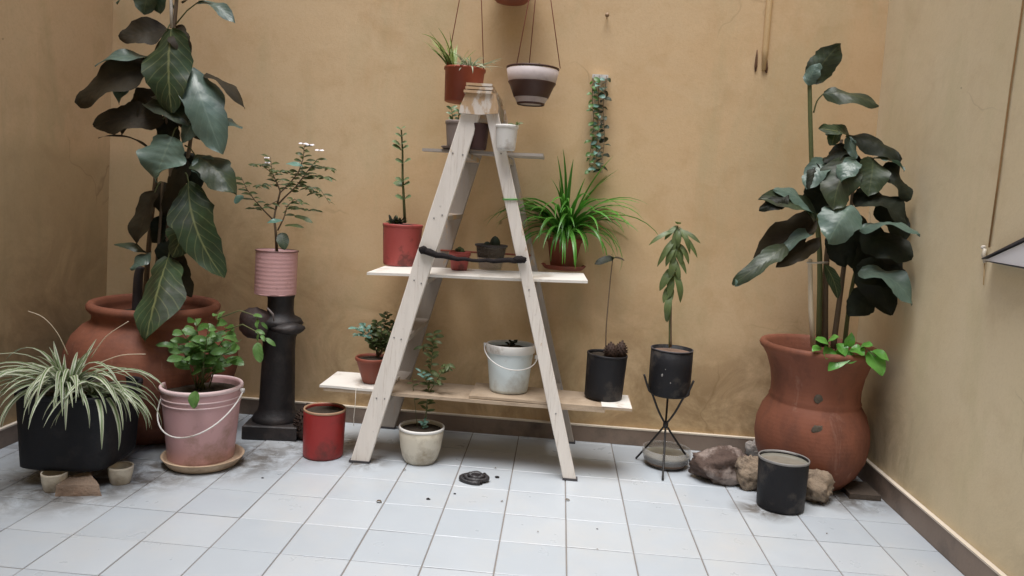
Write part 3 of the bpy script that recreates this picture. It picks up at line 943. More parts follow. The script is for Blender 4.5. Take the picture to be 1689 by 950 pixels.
def bail(P, drop, mat, thick=0.0032, swing=0.0, zoff=0.02, tilt=0.0, side=1.0):
    """wire handle hanging down in front of a bucket"""
    C, rt, H = P['C'], P['rt'], P['H']
    pts = []
    for i in range(25):
        th = math.pi * i / 24
        x = -math.cos(th)
        s_ = math.sin(th)
        z = H - zoff - drop * s_ + tilt * x
        # keep the wire just outside the tapering wall
        rr = rt + 0.010 + thick
        y = -math.sqrt(max(0.0, 1 - x * x)) * rr
        pts.append(C + Vector((x * rr, y, z)))
    h = build('handle', MB().tube(pts, thick, 7), mat, P['t'])
    for s_ in (0, -1):
        p = pts[s_]
        build('lug', MB().tube([p + Vector((0.012 if s_ else -0.012, 0, 0)) * -1, p + Vector((0.004 if s_ else -0.004, 0, 0))], 0.010, 10), mat, P['t'])
    return h

# --- on the floor
redcan = pot('tin_can', 'open red painted tin on the floor left of the ladder foot', 'tin can', 532, 762, 684, 68, 66, 0.0, M_RED, soil=M_SOIL, soild=0.012, lip=0.0015, liph=0.006, lipmat=simple('rusty_tin_rim', (0.30, 0.17, 0.10), (0.42, 0.28, 0.18), 20, 0.5), wob=0.006)
sauc = pot('saucer', 'round tan saucer under the pink bucket', 'saucer', 334, 784, 773, 130, 112, 0.0, M_SAUCER, wall=0.010, soild=0.010)
pink = pot('bucket', 'pink plastic bucket with a white wire handle, standing in a saucer', 'bucket', 331, 775, 652, 125, 106, 0.008, M_PINK, soil=M_SOIL, soild=0.030, lip=0.005, liph=0.014, lipmat=M_PINKRIM, wall=0.008, lean=(-0.02, 0.0))
# keep the bucket centred in its saucer
bail(pink, 0.155, M_WHITEP, 0.0034, zoff=0.035, tilt=0.022)
for dz in (0.046, 0.070):
    C, H, rt, rb = pink['C'], pink['H'], pink['rt'], pink['rb']
    rr = rb + (rt - rb) * (1 - dz / H)
    build('ridge', MB().lathe([(rr - 0.002, H - dz - 0.004), (rr + 0.004, H - dz - 0.002), (rr + 0.004, H - dz + 0.002), (rr - 0.002, H - dz + 0.004)], C, 44, pink['up']), M_PINKRIM, pink['t'])
tub = pot('planter_tub', 'black round planter tub raised on small cream cups at far left', 'planter', 132, 782, 660, 152, 148, 0.073, M_BLACKTUB, soil=M_SOIL, soild=0.02, lip=0.004, liph=0.016, wall=0.010, wob=0.004, square=5.0, rot=0.10, n=72)
for (px, yb, lab) in ((76, 815, 'left cream cup propping up the black planter tub, beside the brown stone'), (187, 803, 'right cream cup propping up the black planter tub, nearer the pink bucket')):
    F = onz(px, yb, 0)
    sc = mpp(F)
    r = 20 * sc
    t = thing('support_cup', F + Vector((0, r, 0)), lab, 'cup', 'cups under the black planter')
    build('body', MB().lathe([(r * 0.72, 0), (r * 0.78, 0.004), (r * 0.95, 0.04), (r, 0.066), (r * 1.02, 0.0725), (r * 0.9, 0.0725)], F + Vector((0, r, 0)), 28, wob=0.01), M_CREAM, t)
    build('base', MB().lathe([(r * 0.3, -0.0), (r * 0.74, 0.0), (r * 0.74, 0.003), (r * 0.3, 0.003)], F + Vector((0, r, 0)), 24), M_SAUCER, t)
whitepot = pot('flower_pot', 'small cream ceramic pot on the floor between the ladder legs', 'flower pot', 692, 769, 715, 74, 50, 0.0, M_CREAM, prof=[(0.62, 0), (0.68, 0.02), (0.80, 0.18), (0.90, 0.42), (0.97, 0.75), (1.0, 1.0)], soil=M_SOIL, soild=0.014, lip=0.002, liph=0.008, lipmat=M_WHITEP, wall=0.007)
blackcan = pot('tin_can', 'open black tin of murky water standing in front of the big right clay pot', 'tin can', 1285, 850, 768, 80, 77, 0.0, M_BLACK, soil=M_WATER, soild=0.010, lip=0.0015, liph=0.006, lipmat=M_STEEL, wall=0.004, lean=(0.0, 0.02))
bowl = pot('glass_bowl', 'shallow cloudy glass bowl on the floor under the tripod stand', 'bowl', 1097, 777, 752, 80, 62, 0.0, M_GLASS, prof=[(0.62, 0), (0.72, 0.04), (0.92, 0.35), (1.0, 0.7), (0.98, 1.0)], soil=M_WATER, soild=0.03, wall=0.005)
build('sediment', MB().lathe([(bowl['rt'] * 0.55, 0.003), (bowl['rt'] * 0.80, 0.012), (bowl['rt'] * 0.90, 0.026), (0.001, 0.027)], bowl['C'], 32), simple('brown_dregs', (0.10, 0.065, 0.045), (0.16, 0.11, 0.08), 20, 0.8), bowl['t'])

# big clay pots
F = Vector((-2.085, 0.62, 0))
LP = F
t = thing('clay_pot', F, 'huge round-bellied terracotta pot in the left corner behind the planter tub', 'clay pot')
rb_ = 0.40
prof = [(0.20, 0.0), (0.22, 0.012), (0.30, 0.10), (0.37, 0.23), (0.40, 0.35), (0.395, 0.43), (0.365, 0.50), (0.325, 0.545), (0.29, 0.565), (0.278, 0.58), (0.278, 0.605), (0.290, 0.618), (0.302, 0.632), (0.304, 0.648), (0.295, 0.662), (0.278, 0.665), (0.262, 0.655), (0.255, 0.62), (0.26, 0.58), (0.0005, 0.575)]
build('body', MB().lathe(prof, F, 64, (0.01, -0.01, 1), 0.004), M_TERRA, t)
build('soil', MB().lathe([(0.256, 0.588), (0.2, 0.60), (0.1, 0.606), (0.0005, 0.604)], F, 40, wob=0.01), M_SOIL, t)
F = Vector((1.18, 0.70, 0))
RP = F
t = thing('clay_pot', F, 'tall waisted terracotta urn in the right corner with a flared rim', 'clay pot')
prof = [(0.15, 0.0), (0.165, 0.01), (0.215, 0.07), (0.250, 0.145), (0.262, 0.22), (0.258, 0.29), (0.238, 0.355), (0.214, 0.395), (0.207, 0.402), (0.212, 0.412), (0.205, 0.425), (0.205, 0.475), (0.216, 0.54), (0.236, 0.60), (0.256, 0.635), (0.270, 0.648), (0.276, 0.662), (0.268, 0.676), (0.250, 0.676), (0.238, 0.662), (0.215, 0.61), (0.195, 0.56), (0.0005, 0.555)]
build('body', MB().lathe(prof, F, 64, (0.0, 0.0, 1), 0.005), M_TERRA, t)
build('soil', MB().lathe([(0.196, 0.566), (0.12, 0.578), (0.0005, 0.58)], F, 36, wob=0.01), M_SOIL, t)
for px, py in ((1352, 658), (1349, 709)):
    # plugged holes in the clay
    d = ray(px, py)
    lo, hi = 3.0, 4.2
    for k in range(900):
        p = EYE + d * (lo + (hi - lo) * k / 899)
        zz = p.z
        rr = next((prof[i][0] + (prof[i + 1][0] - prof[i][0]) * (zz - prof[i][1]) / max(1e-6, prof[i + 1][1] - prof[i][1]) for i in range(17) if prof[i][1] <= zz <= prof[i + 1][1]), 0)
        if (Vector((p.x, p.y, 0)) - Vector((F.x, F.y, 0))).length < rr:
            break
    build('mortar_plug', MB().blob(p, (0.026, 0.005, 0.022), 0.35, 3, px, 16, 10), simple('grey_mortar', (0.075, 0.06, 0.045), (0.125, 0.105, 0.08), 40, 0.9, 0.5), t)
# support under the urn
o = build('wood_block', MB().box((1.31, 0.50, 0.0), (1.452, 0.68, 0.024)), simple('dark_damp_wood', (0.06, 0.045, 0.035), (0.11, 0.085, 0.065), 10, 0.8, 0.4))
tag(o, 'dark damp wood offcut on the floor beside the right urn', 'offcut')

# --- pedestal
F = onz(450, 727, 0)
C = Vector((F.x - 0.035, F.y + 0.13, 0))
PD = C
t = thing('pedestal', C, 'black cast pedestal with broken bowl brackets near its top', 'pedestal')
zt = 0.722
m = MB()
def sq(half, z, rot=0.12, cy=C.y, cx=C.x):
    return [Vector((cx + half * (math.cos(rot) * a - math.sin(rot) * b), cy + half * (math.sin(rot) * a + math.cos(rot) * b), z)) for a, b in ((-1, -1), (1, -1), (1, 1), (-1, 1))]
def stack(m, secs, rot=0.12):
    vs, fs = [], []
    for h, z in secs:
        vs += sq(h, z, rot)
    for i in range(len(secs) - 1):
        for j in range(4):
            fs.append((i * 4 + j, i * 4 + (j + 1) % 4, (i + 1) * 4 + (j + 1) % 4, (i + 1) * 4 + j))
    fs.append((3, 2, 1, 0))
    k = 4 * (len(secs) - 1)
    fs.append((k, k + 1, k + 2, k + 3))
    m.add(vs, fs, False)
stack(m, [(0.132, 0), (0.135, 0.006), (0.135, 0.066), (0.130, 0.072)])
build('plinth', m, M_PEDESTAL, t)
build('column', MB().lathe([(0.118, 0.0715), (0.12, 0.08), (0.112, 0.10), (0.095, 0.12), (0.088, 0.15), (0.084, 0.30), (0.080, 0.44), (0.082, 0.50), (0.094, 0.53), (0.10, 0.55)], C, 36, wob=0.012), M_PEDESTAL, t)
build('capital', MB().lathe([(0.09, 0.5505), (0.115, 0.575), (0.10, 0.60), (0.07, 0.615), (0.064, 0.64), (0.064, 0.70), (0.068, 0.715), (0.068, zt)], C, 30, wob=0.02), M_PEDESTAL, t)
a = at(423, 533, C.y - 0.06)
build('bracket', MB().blob(a, (0.088, 0.075, 0.080), 0.18, 2.5, 11, 22, 14), simple('dark_brown_cast', (0.035, 0.022, 0.02), (0.06, 0.04, 0.036), 9, 0.55, 0.3), t)
b = at(474, 541, C.y - 0.05)
build('bracket', MB().blob(b, (0.088, 0.075, 0.032), 0.15, 2.5, 5, 22, 14), M_PEDESTAL, t)
build('edge_scar', MB().tube([at(441, 508, C.y - 0.13), at(450, 518, C.y - 0.135), at(452, 530, C.y - 0.13)], [0.004, 0.006, 0.003], 7), simple('chipped_edge', (0.12, 0.095, 0.09), (0.18, 0.15, 0.14), 30, 0.6), t)
F = onz(454, 490, zt)
pc = Vector((C.x - 0.0, C.y, zt))
pinkcan = None
sc = mpp(pc)
rr = 33.5 * sc
H = 72 * sc
PKC = at(454, 490, C.y)
PKC.z = zt
t = thing('tin_can', PKC, 'pink painted ribbed tin standing on top of the black pedestal', 'tin can')
pf = [(rr * 0.97, 0.0), (rr, 0.004)]
for i in range(1, 60):
    f = i / 60
    pf.append((rr + (0.0004 * math.sin(f * 11 * 2 * math.pi) if 0.1 < f < 0.92 else 0), H * f))
pf += [(rr + 0.001, H), (rr - 0.003, H + 0.001), (rr - 0.004, H - 0.015), (0.0005, H - 0.018)]
build('body', MB().lathe(pf, PKC, 44, wob=0.006), M_PINKCAN, t)
build('rim', MB().lathe([(rr - 0.002, H - 0.004), (rr + 0.003, H - 0.003), (rr + 0.003, H + 0.002), (rr - 0.003, H + 0.0025)], PKC, 44, wob=0.006), simple('dark_tin_rim', (0.12, 0.06, 0.05), (0.2, 0.1, 0.09), 30, 0.5), t)
build('soil', MB().lathe([(rr - 0.0045, H - 0.013), (0.0005, H - 0.009)], PKC, 30), M_SOIL, t)
PKT = PKC + Vector((0, 0, H - 0.01))

# --- on the boards
redpot = pot('flower_pot', 'large faded red plastic pot on the left end of the middle board', 'flower pot', 661, 440, 372, 65, 59, zmid(-0.83), M_REDPOT, soil=M_SOIL, soild=0.006, lip=0.0018, liph=0.01, wall=0.005)
smallred = pot('flower_pot', 'tiny red pot on the middle board behind the black strap', 'flower pot', 757, 447, 417, 34, 26, zmid(-0.58), M_REDPOT, soil=M_SOIL, soild=0.006, lip=0.003, liph=0.016, wall=0.004)
M_CUP = glassy('clear_cup_plastic', (0.45, 0.42, 0.38), 0.2, 0.12)
cup = pot('plastic_cup', 'scuffed clear plastic pot of dark soil on the middle board', 'flower pot', 808, 446, 406, 53, 40, zmid(-0.45), M_CUP, soil=M_SOIL, soild=0.004, wall=0.003, lip=0.002, liph=0.006, lipmat=M_DARKEDGE)
C, H, rt, rb = cup['C'], cup['H'], cup['rt'], cup['rb']
build('soil_core', MB().lathe([(rb * 0.9, H * 0.50), (rb + (rt - rb) * 0.5 - 0.004, H * 0.5), (rt - 0.006, H * 0.93), (0.001, H * 0.94)], C, 30), M_SOIL, cup['t'])
build('drainage', MB().lathe([(rb * 0.9, 0.004), (rb + (rt - rb) * 0.48 - 0.004, H * 0.49), (0.001, H * 0.49)], C, 30), simple('tan_gravel', (0.36, 0.28, 0.20), (0.50, 0.42, 0.32), 90, 0.9, 0.8, 90), cup['t'])
sauc2 = pot('saucer', 'reddish clay saucer on the right end of the middle board', 'saucer', 929, 447, 440, 74, 62, zmid(-0.05), M_TERRA2, wall=0.008, soild=0.006)
spot = pot('flower_pot', 'terracotta pot with a bushy spider plant, in a saucer on the middle board', 'flower pot', 928, 443, 394, 58, 42, zmid(-0.05) + 0.004, M_TERRA2, soil=M_SOIL, soild=0.012, lip=0.003, liph=0.02, wall=0.006)
lowpot = pot('flower_pot', 'flared terracotta pot on the short white board, half behind the left rail', 'flower pot', 613, 634, 596, 56, 30, zl + 0.0135, M_TERRA2, soil=M_SOIL, soild=0.008, lip=0.002, liph=0.012, wall=0.006)
wbuck = pot('bucket', 'small bluish white bucket with a cream rim on the lowest board', 'bucket', 838, 652, 576, 79, 64, ZLOW, M_BUCKETW, soil=M_SOIL, soild=0.02, lip=0.003, liph=0.035, lipmat=M_WHITEP, wall=0.006, lean=(-0.015, 0.03))
bail(wbuck, 0.062, M_WHITEP, 0.003, zoff=0.03, tilt=-0.022)
shelfcan = pot('tin_can', 'matt black tin with pine cones on the white tip of the lowest board', 'tin can', 994, 663, 590, 66, 63, ZLOW + 0.002, M_BLACK, soil=M_SOIL, soild=0.012, lip=0.0015, liph=0.006, wall=0.004, lean=(0.03, 0.0))
greypot = pot('flower_pot', 'small grey pot on the left of the top board', 'flower pot', 756, 243, 199, 46, 38, ZT + 0.006, M_GREYPOT, soil=M_SOIL, soild=0.008, lip=0.002, liph=0.012, wall=0.005)
o = pot('saucer', 'little grey saucer under the small grey pot on the top board', 'saucer', 753, 246, 241, 52, 44, ZT + 0.001, M_GREYPOT, wall=0.006, soild=0.004)
# that pot sits inside it
maroon = pot('flower_pot', 'dark maroon pot seen between the rails on the top board', 'flower pot', 788, 246, 203, 34, 28, ZT + 0.001, M_MAROON, soil=M_SOIL, soild=0.008, wall=0.005)
whitecup = pot('flower_pot', 'small white plastic pot on the right of the top board', 'flower pot', 834, 247, 206, 37, 31, ZT + 0.001, M_WHITEP, soil=M_SOIL, soild=0.008, lip=0.002, liph=0.010, wall=0.004)

# --- tripod plant stand
HUB = at(1098, 700, 0.70)
feet = [onz(1093, 793), onz(1049, 757), onz(1145, 772)]
cT = at(1103, 648, 0.70)
t = thing('plant_stand', Vector((HUB.x, HUB.y, 0)), 'black wrought iron tripod stand holding a black tin', 'plant stand')
rc = 34 * mpp(cT)
zc = cT.z
CC = Vector((cT.x, 0.70, zc))
for f in feet:
    f.z = 0.004
    d = Vector((HUB.x - f.x, HUB.y - f.y, 0)).normalized()
    g1 = Vector((CC.x, CC.y, zc - 0.005)) + d * rc * 0.85
    g2 = Vector((CC.x, CC.y, zc + 0.02)) + d * (rc + 0.006)
    g3 = Vector((CC.x, CC.y, zc + 0.09)) + d * (rc + 0.034)
    mid = HUB + d * 0.004
    pts = []
    ctrl = [f, lerp(f, mid, 0.5), mid - d * 0.004, lerp(mid, g1, 0.45) + d * 0.004, g1, g2, g3]
    for i in range(len(ctrl) - 1):
        for k in range(5):
            s_ = k / 5
            p_0 = ctrl[max(i - 1, 0)]; p_1 = ctrl[i]; p_2 = ctrl[i + 1]; p_3 = ctrl[min(i + 2, len(ctrl) - 1)]
            pts.append(0.5 * ((2 * p_1) + (p_2 - p_0) * s_ + (2 * p_0 - 5 * p_1 + 4 * p_2 - p_3) * s_ ** 2 + (-p_0 + 3 * p_1 - 3 * p_2 + p_3) * s_ ** 3))
    pts.append(ctrl[-1])
    build('leg', MB().tube(pts, 0.0052, 8), M_IRON, t)
build('hub', MB().lathe([(0.010, -0.012), (0.013, -0.008), (0.013, 0.008), (0.010, 0.012)], HUB, 14), M_IRON, t)
build('ring', MB().lathe([(rc * 0.80, zc - HUB.z - 0.008), (rc * 0.86, zc - HUB.z - 0.008), (rc * 0.86, zc - HUB.z - 0.001), (rc * 0.80, zc - HUB.z - 0.001)], Vector((CC.x, CC.y, HUB.z)), 30), M_IRON, t)
Ht = 74 * mpp(cT)
t = thing('tin_can', CC, 'black tin with chipped paint held up in the iron tripod stand', 'tin can')
build('body', MB().lathe([(rc * 0.97, 0), (rc, 0.004), (rc, Ht * 0.3), (rc * 1.003, Ht * 0.6), (rc, Ht), (rc - 0.003, Ht + 0.001), (rc - 0.004, Ht - 0.02), (0.0005, Ht - 0.022)], CC, 44, (0.0, 0, 1), 0.005), M_BLACK, t)
build('rim', MB().lathe([(rc - 0.001, Ht - 0.004), (rc + 0.002, Ht - 0.003), (rc + 0.002, Ht + 0.002), (rc - 0.003, Ht + 0.002)], CC, 44, (0, 0, 1), 0.005), M_DARKEDGE, t)
build('soil', MB().lathe([(rc - 0.0045, Ht - 0.016), (0.0005, Ht - 0.012)], CC, 30, wob=0.01), simple('pale_dry_soil', (0.16, 0.10, 0.07), (0.24, 0.16, 0.12), 30, 0.95, 0.6), t)
for px, py, s_ in ((1093, 620, 0.006), (1106, 632, 0.003), (1098, 610, 0.002)):
    dx = at(px, py, CC.y - rc)
    dx.y = CC.y - math.sqrt(max(0, rc ** 2 - (dx.x - CC.x) ** 2)) - 0.0006
    build('paint_chip', MB().blob(dx, (s_, 0.0008, s_ * 1.3), 0.3, 3, int(px), 8, 6), M_STEEL, t)
TRT = CC + Vector((0, 0, Ht - 0.014))

# --- hanging pots
def strings(t, anchor, tops, mat, rad=0.0022):
    for q in tops:
        build('string', MB().tube([anchor, lerp(anchor, q, 0.5) + Vector((0.001, 0, 0)), q], rad, 6), mat, t)
HY = 0.80
a = at(767, 113, HY); b = at(767, 170, HY)
sc = mpp(a)
rt_, rb2, H = 33 * sc, 30 * sc, a.z - b.z
C = Vector((a.x - 0.003, HY, b.z))
HP1 = C
t = thing('hanging_pot', C, 'rust orange plastic pot hanging on two strings behind the ladder top', 'hanging pot')
build('body', MB().lathe([(rb2 * 0.95, 0), (rb2, 0.004), (rt_ * 0.985, H - 0.014), (rt_ + 0.004, H - 0.013), (rt_ + 0.004, H), (rt_ - 0.002, H + 0.001), (rt_ - 0.004, H - 0.02), (0.0005, H - 0.022)], C, 40, (0.02, 0, 1)), M_ORANGE, t)
build('soil', MB().lathe([(rt_ - 0.0045, H - 0.014), (0.0005, H - 0.008)], C, 30), M_SOIL, t)
anc = C + Vector((0.016, 0.02, 1.0))
strings(t, anc, [C + Vector((-rt_ * 0.80, -rt_ * 0.5, H - 0.004)), C + Vector((rt_ * 0.98, -0.01, H - 0.004))], M_STRING)
HP1T = C + Vector((0, 0, H - 0.01))
build('hook', MB().tube([anc + Vector((0, 0, -0.01)), anc + Vector((0, 0, 0.05)), anc + Vector((0, 0.12, 0.06)), Vector((anc.x, WALL_Y, anc.z + 0.06))], 0.004, 6), M_IRON, t)
a = at(879, 112, HY); b = at(879, 173, HY)
sc = mpp(a)
rt_, H = 44.5 * sc, a.z - b.z
C = Vector((a.x, HY, b.z))
t = thing('hanging_pot', C, 'lilac and dark brown banded bowl hanging on three cords right of the ladder top', 'hanging pot')
def hb(r0_, z0_, r1_, z1_):
    return [(r0_ * rt_, z0_ * H), (r1_ * rt_, z1_ * H)]
build('body', MB().lathe([(0.50 * rt_, 0.02 * H), (0.53 * rt_, 0.06 * H), (0.66 * rt_, 0.24 * H), (0.80 * rt_, 0.52 * H), (0.88 * rt_, 0.60 * H), (0.97 * rt_, 0.93 * H), (0.93 * rt_, 0.94 * H), (0.85 * rt_, 0.7 * H), (0.0005, 0.68 * H)], C, 44, (0.0, 0, 1)), M_HANGPOT, t)
build('band', MB().lathe([(0.625 * rt_, 0.18 * H), (0.645 * rt_, 0.185 * H), (0.815 * rt_, 0.50 * H), (0.888 * rt_, 0.58 * H), (0.895 * rt_, 0.595 * H), (0.87 * rt_, 0.60 * H)], C, 44), M_HANGBAND, t)
build('rim', MB().lathe([(0.955 * rt_, 0.945 * H), (0.975 * rt_, 0.95 * H), (0.985 * rt_, 0.98 * H), (0.98 * rt_, 1.0 * H), (0.95 * rt_, 1.0 * H), (0.93 * rt_, 0.95 * H)], C, 44), M_HANGBAND, t)
build('foot', MB().lathe([(0.46 * rt_, -0.01 * H), (0.51 * rt_, -0.005 * H), (0.52 * rt_, 0.05 * H), (0.49 * rt_, 0.055 * H)], C, 40), M_HANGBAND, t)
build('soil', MB().lathe([(0.90 * rt_, 0.90 * H), (0.0005, 0.98 * H)], C, 30, wob=0.02), M_SOIL, t)
anc = Vector((at(890, -70, HY).x + 0.0, HY, at(890, -70, HY).z + 0.12))
strings(t, anc, [at(852, 108, HY - rt_ * 0.5), at(873, 106, HY + rt_ * 0.2), at(924, 113, HY)], M_STRING)
build('hook', MB().tube([anc + Vector((0, 0, -0.01)), anc + Vector((0, 0, 0.05)), anc + Vector((0, 0.12, 0.06)), Vector((anc.x, WALL_Y, anc.z + 0.06))], 0.004, 6), M_IRON, t)
HP2T = C + Vector((0, 0, H * 0.97))
# foot of a third one, cut by the top of the picture
a = at(843, 3, 0.90)
C = Vector((a.x, 0.90, a.z - 0.006))
t = thing('hanging_pot', C, 'brown clay bowl fixed to the wall, only its underside showing at the top edge', 'hanging pot')
build('body', MB().lathe([(0.05, 0.0), (0.075, 0.004), (0.115, 0.04), (0.138, 0.10), (0.145, 0.15), (0.135, 0.15), (0.11, 0.10), (0.0005, 0.08)], C, 40), M_TERRA2, t)
build('bracket', MB().tube([C + Vector((0, 0.12, 0.06)), Vector((C.x, WALL_Y, C.z + 0.06))], 0.008, 8), M_IRON, t)

# ================================================================== STONES, DEBRIS
def stone(name, label, px, yb, w, h, dpt, seed, mat, amp=0.35, z=0.0, group='stones round the right urn', n=44, m=30):
    F = onz(px, yb, z)
    sc = mpp(F)
    r = (w * sc / 2, dpt, h * sc * 0.56)
    c = F + Vector((0, dpt * 0.9, r[2] * 0.86))
    o = build(name, MB().blob(c, r, amp, 2.8, seed, n, m, flat=r[2] * 0.86), mat)
    tag(o, label, 'stone', group)
    return o
stone('stone', 'big brown and pinkish porous stone nearest the tripod stand', 1192, 802, 100, 56, 0.085, 3, M_ROCK, 0.30)
stone('stone', 'tan knobbly stone tucked behind the black tin of water', 1240, 812, 52, 50, 0.06, 8, M_ROCK2, 0.3)
stone('stone', 'round pale porous stone just right of the black tin of water', 1352, 835, 54, 50, 0.075, 5, M_ROCK2, 0.28)
stone('stone', 'small grey stone against the baseboard left of the right urn', 1246, 755, 28, 26, 0.035, 12, simple('grey_stone', (0.26, 0.23, 0.21), (0.40, 0.37, 0.34), 12, 0.9, 0.7), 0.3)
pts = [onz(93, 818), onz(168, 817), onz(166, 800), onz(106, 800)]
# wedge of broken masonry in front of the planter
base = [onz(90, 819), onz(169, 818), onz(160, 803), onz(104, 802)]
tops = [at(93, 800, base[0].y + 0.005), at(163, 800, base[1].y + 0.006), at(146, 777, base[2].y - 0.01), at(112, 786, base[3].y - 0.01)]
m = MB()
N = 5
def bil(q, u, v):
    return lerp(lerp(q[0], q[1], u), lerp(q[3], q[2], u), v)
vs, fs = [], []
for k in range(6):
    f = k / 5
    for ring in range(16):
        s_, r_ = divmod(ring, 4)
        u, v = [(r_ / 4, 0), (1, r_ / 4), (1 - r_ / 4, 1), (0, 1 - r_ / 4)][s_]
        p = lerp(bil(base, u, v), bil(tops, u, v), f)
        p = p + 0.006 * Vector((noise.noise(p * 22), noise.noise(p * 22 + Vector((5, 0, 0))), 0.5 * noise.noise(p * 22 + Vector((0, 7, 0)))))
        if k == 0:
            p.z = 0.0
        vs.append(p)
for k in range(5):
    for j in range(16):
        fs.append((k * 16 + j, k * 16 + (j + 1) % 16, (k + 1) * 16 + (j + 1) % 16, (k + 1) * 16 + j))
fs.append(tuple(range(80, 96)))
fs.append(tuple(range(15, -1, -1)))
o = build('stone', m.add(vs, fs, False), M_BRICKROCK)
tag(o, 'brown wedge of broken masonry on the floor before the black planter tub', 'stone')

# black spiral of rubber by the ladder with crumbs round it
c = onz(781, 793, 0)
t = thing('rubber_coil', c, 'coil of black rubber strip lying on the white tiles between the ladder feet', 'rubber coil')
pts = []
for i in range(60):
    f = i / 59
    an = f * 2 * math.pi * 2.4 + 2.6
    rr = 0.022 + 0.050 * f
    rr *= 1 + 0.22 * noise.noise(Vector((an * 0.6, 2.0, 0.0)))
    pts.append(c + Vector((rr * math.cos(an) * 0.95 + 0.006, rr * math.sin(an) * 0.62, 0.010 + 0.018 * (1 - f) + 0.004 * math.sin(an))))
build('coil', MB().tube(pts, [0.010 + 0.002 * math.sin(i) for i in range(60)], 8), simple('shiny_rubber', (0.012, 0.011, 0.012), (0.05, 0.047, 0.05), 60, 0.42, 0.4), t)  # grey flecks in the colour stand in for shine on the rubber
e = onz(799, 787, 0)
build('loose_end', MB().tube([pts[-1], lerp(pts[-1], e, 0.5) + Vector((0, 0, 0.012)), e + Vector((0, 0, 0.012)), e + Vector((0.016, -0.01, 0.007))], [0.010, 0.013, 0.010, 0.006], 8), M_CLOTH, t)
build('core', MB().blob(c + Vector((0.008, 0.004, 0.016)), (0.030, 0.020, 0.015), 0.4, 4, 2, 14, 9), M_CLOTH, t)
crumbs = [(820, 788, 7, 'by the black rubber coil, right of it'), (817, 773, 3.5, 'between the rubber coil and the right rail'), (625, 829, 9, 'on the tile joint below the cream pot'), (706, 824, 6, 'midway between coil and cream pot, in front'), (936, 826, 7, 'just below the right ladder foot'), (828, 828, 4, 'in front of the coil'), (750, 815, 4, 'at the lower left of the coil'), (667, 776, 5, 'close to the foot of the cream pot'), (887, 878, 3, 'on the middle front tile'), (985, 873, 3, 'right of centre on the front tiles'), (985, 907, 3, 'nearest the bottom edge, right of centre'), (1364, 881, 3, 'on tiles before the black tin of water'), (433, 789, 4, 'right of the saucer of the pink bucket')]
for i, (px, py, w, where) in enumerate(crumbs):
    p = onz(px, py)
    w = w * mpp(p) * 0.55
    an = rnd.uniform(-0.6, 0.6)
    o = build('debris_crumb', MB().leaf(p + Vector((-w, -w * an, 0.002)), p + Vector((w, w * an, 0.002)), w * 1.1, (0, -0.2, 1), 0.25, 0.3, 0.1, nu=6, nv=2) if i % 3 else MB().blob(p + Vector((0, 0, w * 0.35)), (w, w * 0.7, w * 0.45), 0.4, 4, i, 10, 7), ML_DRY if i % 3 else M_CLOTH)
    tag(o, 'dark dry crumb ' + where, 'debris', 'crumbs scattered on the tiles')

# dark spiky clump behind the red tin
def cone(name, c, r, h, label=None, parent=None, tilt=(0, 0, 1), rows=9, per=9):
    q = Vector((0, 0, 1)).rotation_difference(Vector(tilt).normalized())
    core = MB().lathe([(r * 0.3, 0), (r * 0.72, h * 0.15), (r * 0.78, h * 0.4), (r * 0.55, h * 0.75), (0.0005, h)], c, 14, tilt)
    root = build(name, core, M_CONE, parent)
    m = MB()
    for i in range(rows):
        f = (i + 0.5) / rows
        rr = r * (0.75 * math.sin(math.pi * min(1, f * 0.86 + 0.16)) + 0.05)
        for j in range(per):
            an = 2 * math.pi * (j + 0.5 * (i % 2)) / per
            d = Vector((math.cos(an), math.sin(an), 0))
            sdv = Vector((-math.sin(an), math.cos(an), 0))
            b = d * rr * 0.75 + Vector((0, 0, h * f))
            tip = d * (rr * 1.25) + Vector((0, 0, h * f + h * 0.07))
            wd = 2.4 * rr / per
            vs = [b - sdv * wd * 0.5, b + sdv * wd * 0.5, tip + sdv * wd * 0.45, tip - sdv * wd * 0.45, tip + d * 0.0 + Vector((0, 0, -h * 0.05)), b + Vector((0, 0, -h * 0.05))]
            m.add([c + q @ v for v in vs], [(0, 1, 2, 3), (3, 2, 4), (0, 3, 4, 5), (1, 5, 4, 2)], False)
    s_ = build('cone_scales', m, M_CONE, parent or root)
    s_['kind'] = 'stuff'
    return root
c = onz(508, 722, 0)
o = cone('pine_cone', Vector((c.x, 0.70, 0.0)), 0.070, 0.185, rows=11, per=12)
tag(o, 'large dark spiky cone standing between the pedestal and the red tin', 'pine cone', 'pine cones')
sc_top = shelfcan['top']
o = cone('pine_cone', sc_top + Vector((0.018, -0.03, -0.004)), 0.038, 0.085, tilt=(-0.1, -0.1, 1))
tag(o, 'blackish pine cone in the shelf tin, at the foot of the thin stem', 'pine cone', 'pine cones')
o = cone('pine_cone', sc_top + Vector((0.058, 0.0, -0.004)), 0.036, 0.088, tilt=(0.12, 0, 1))
tag(o, 'browner pine cone at the right rim of the black shelf tin', 'pine cone', 'pine cones')

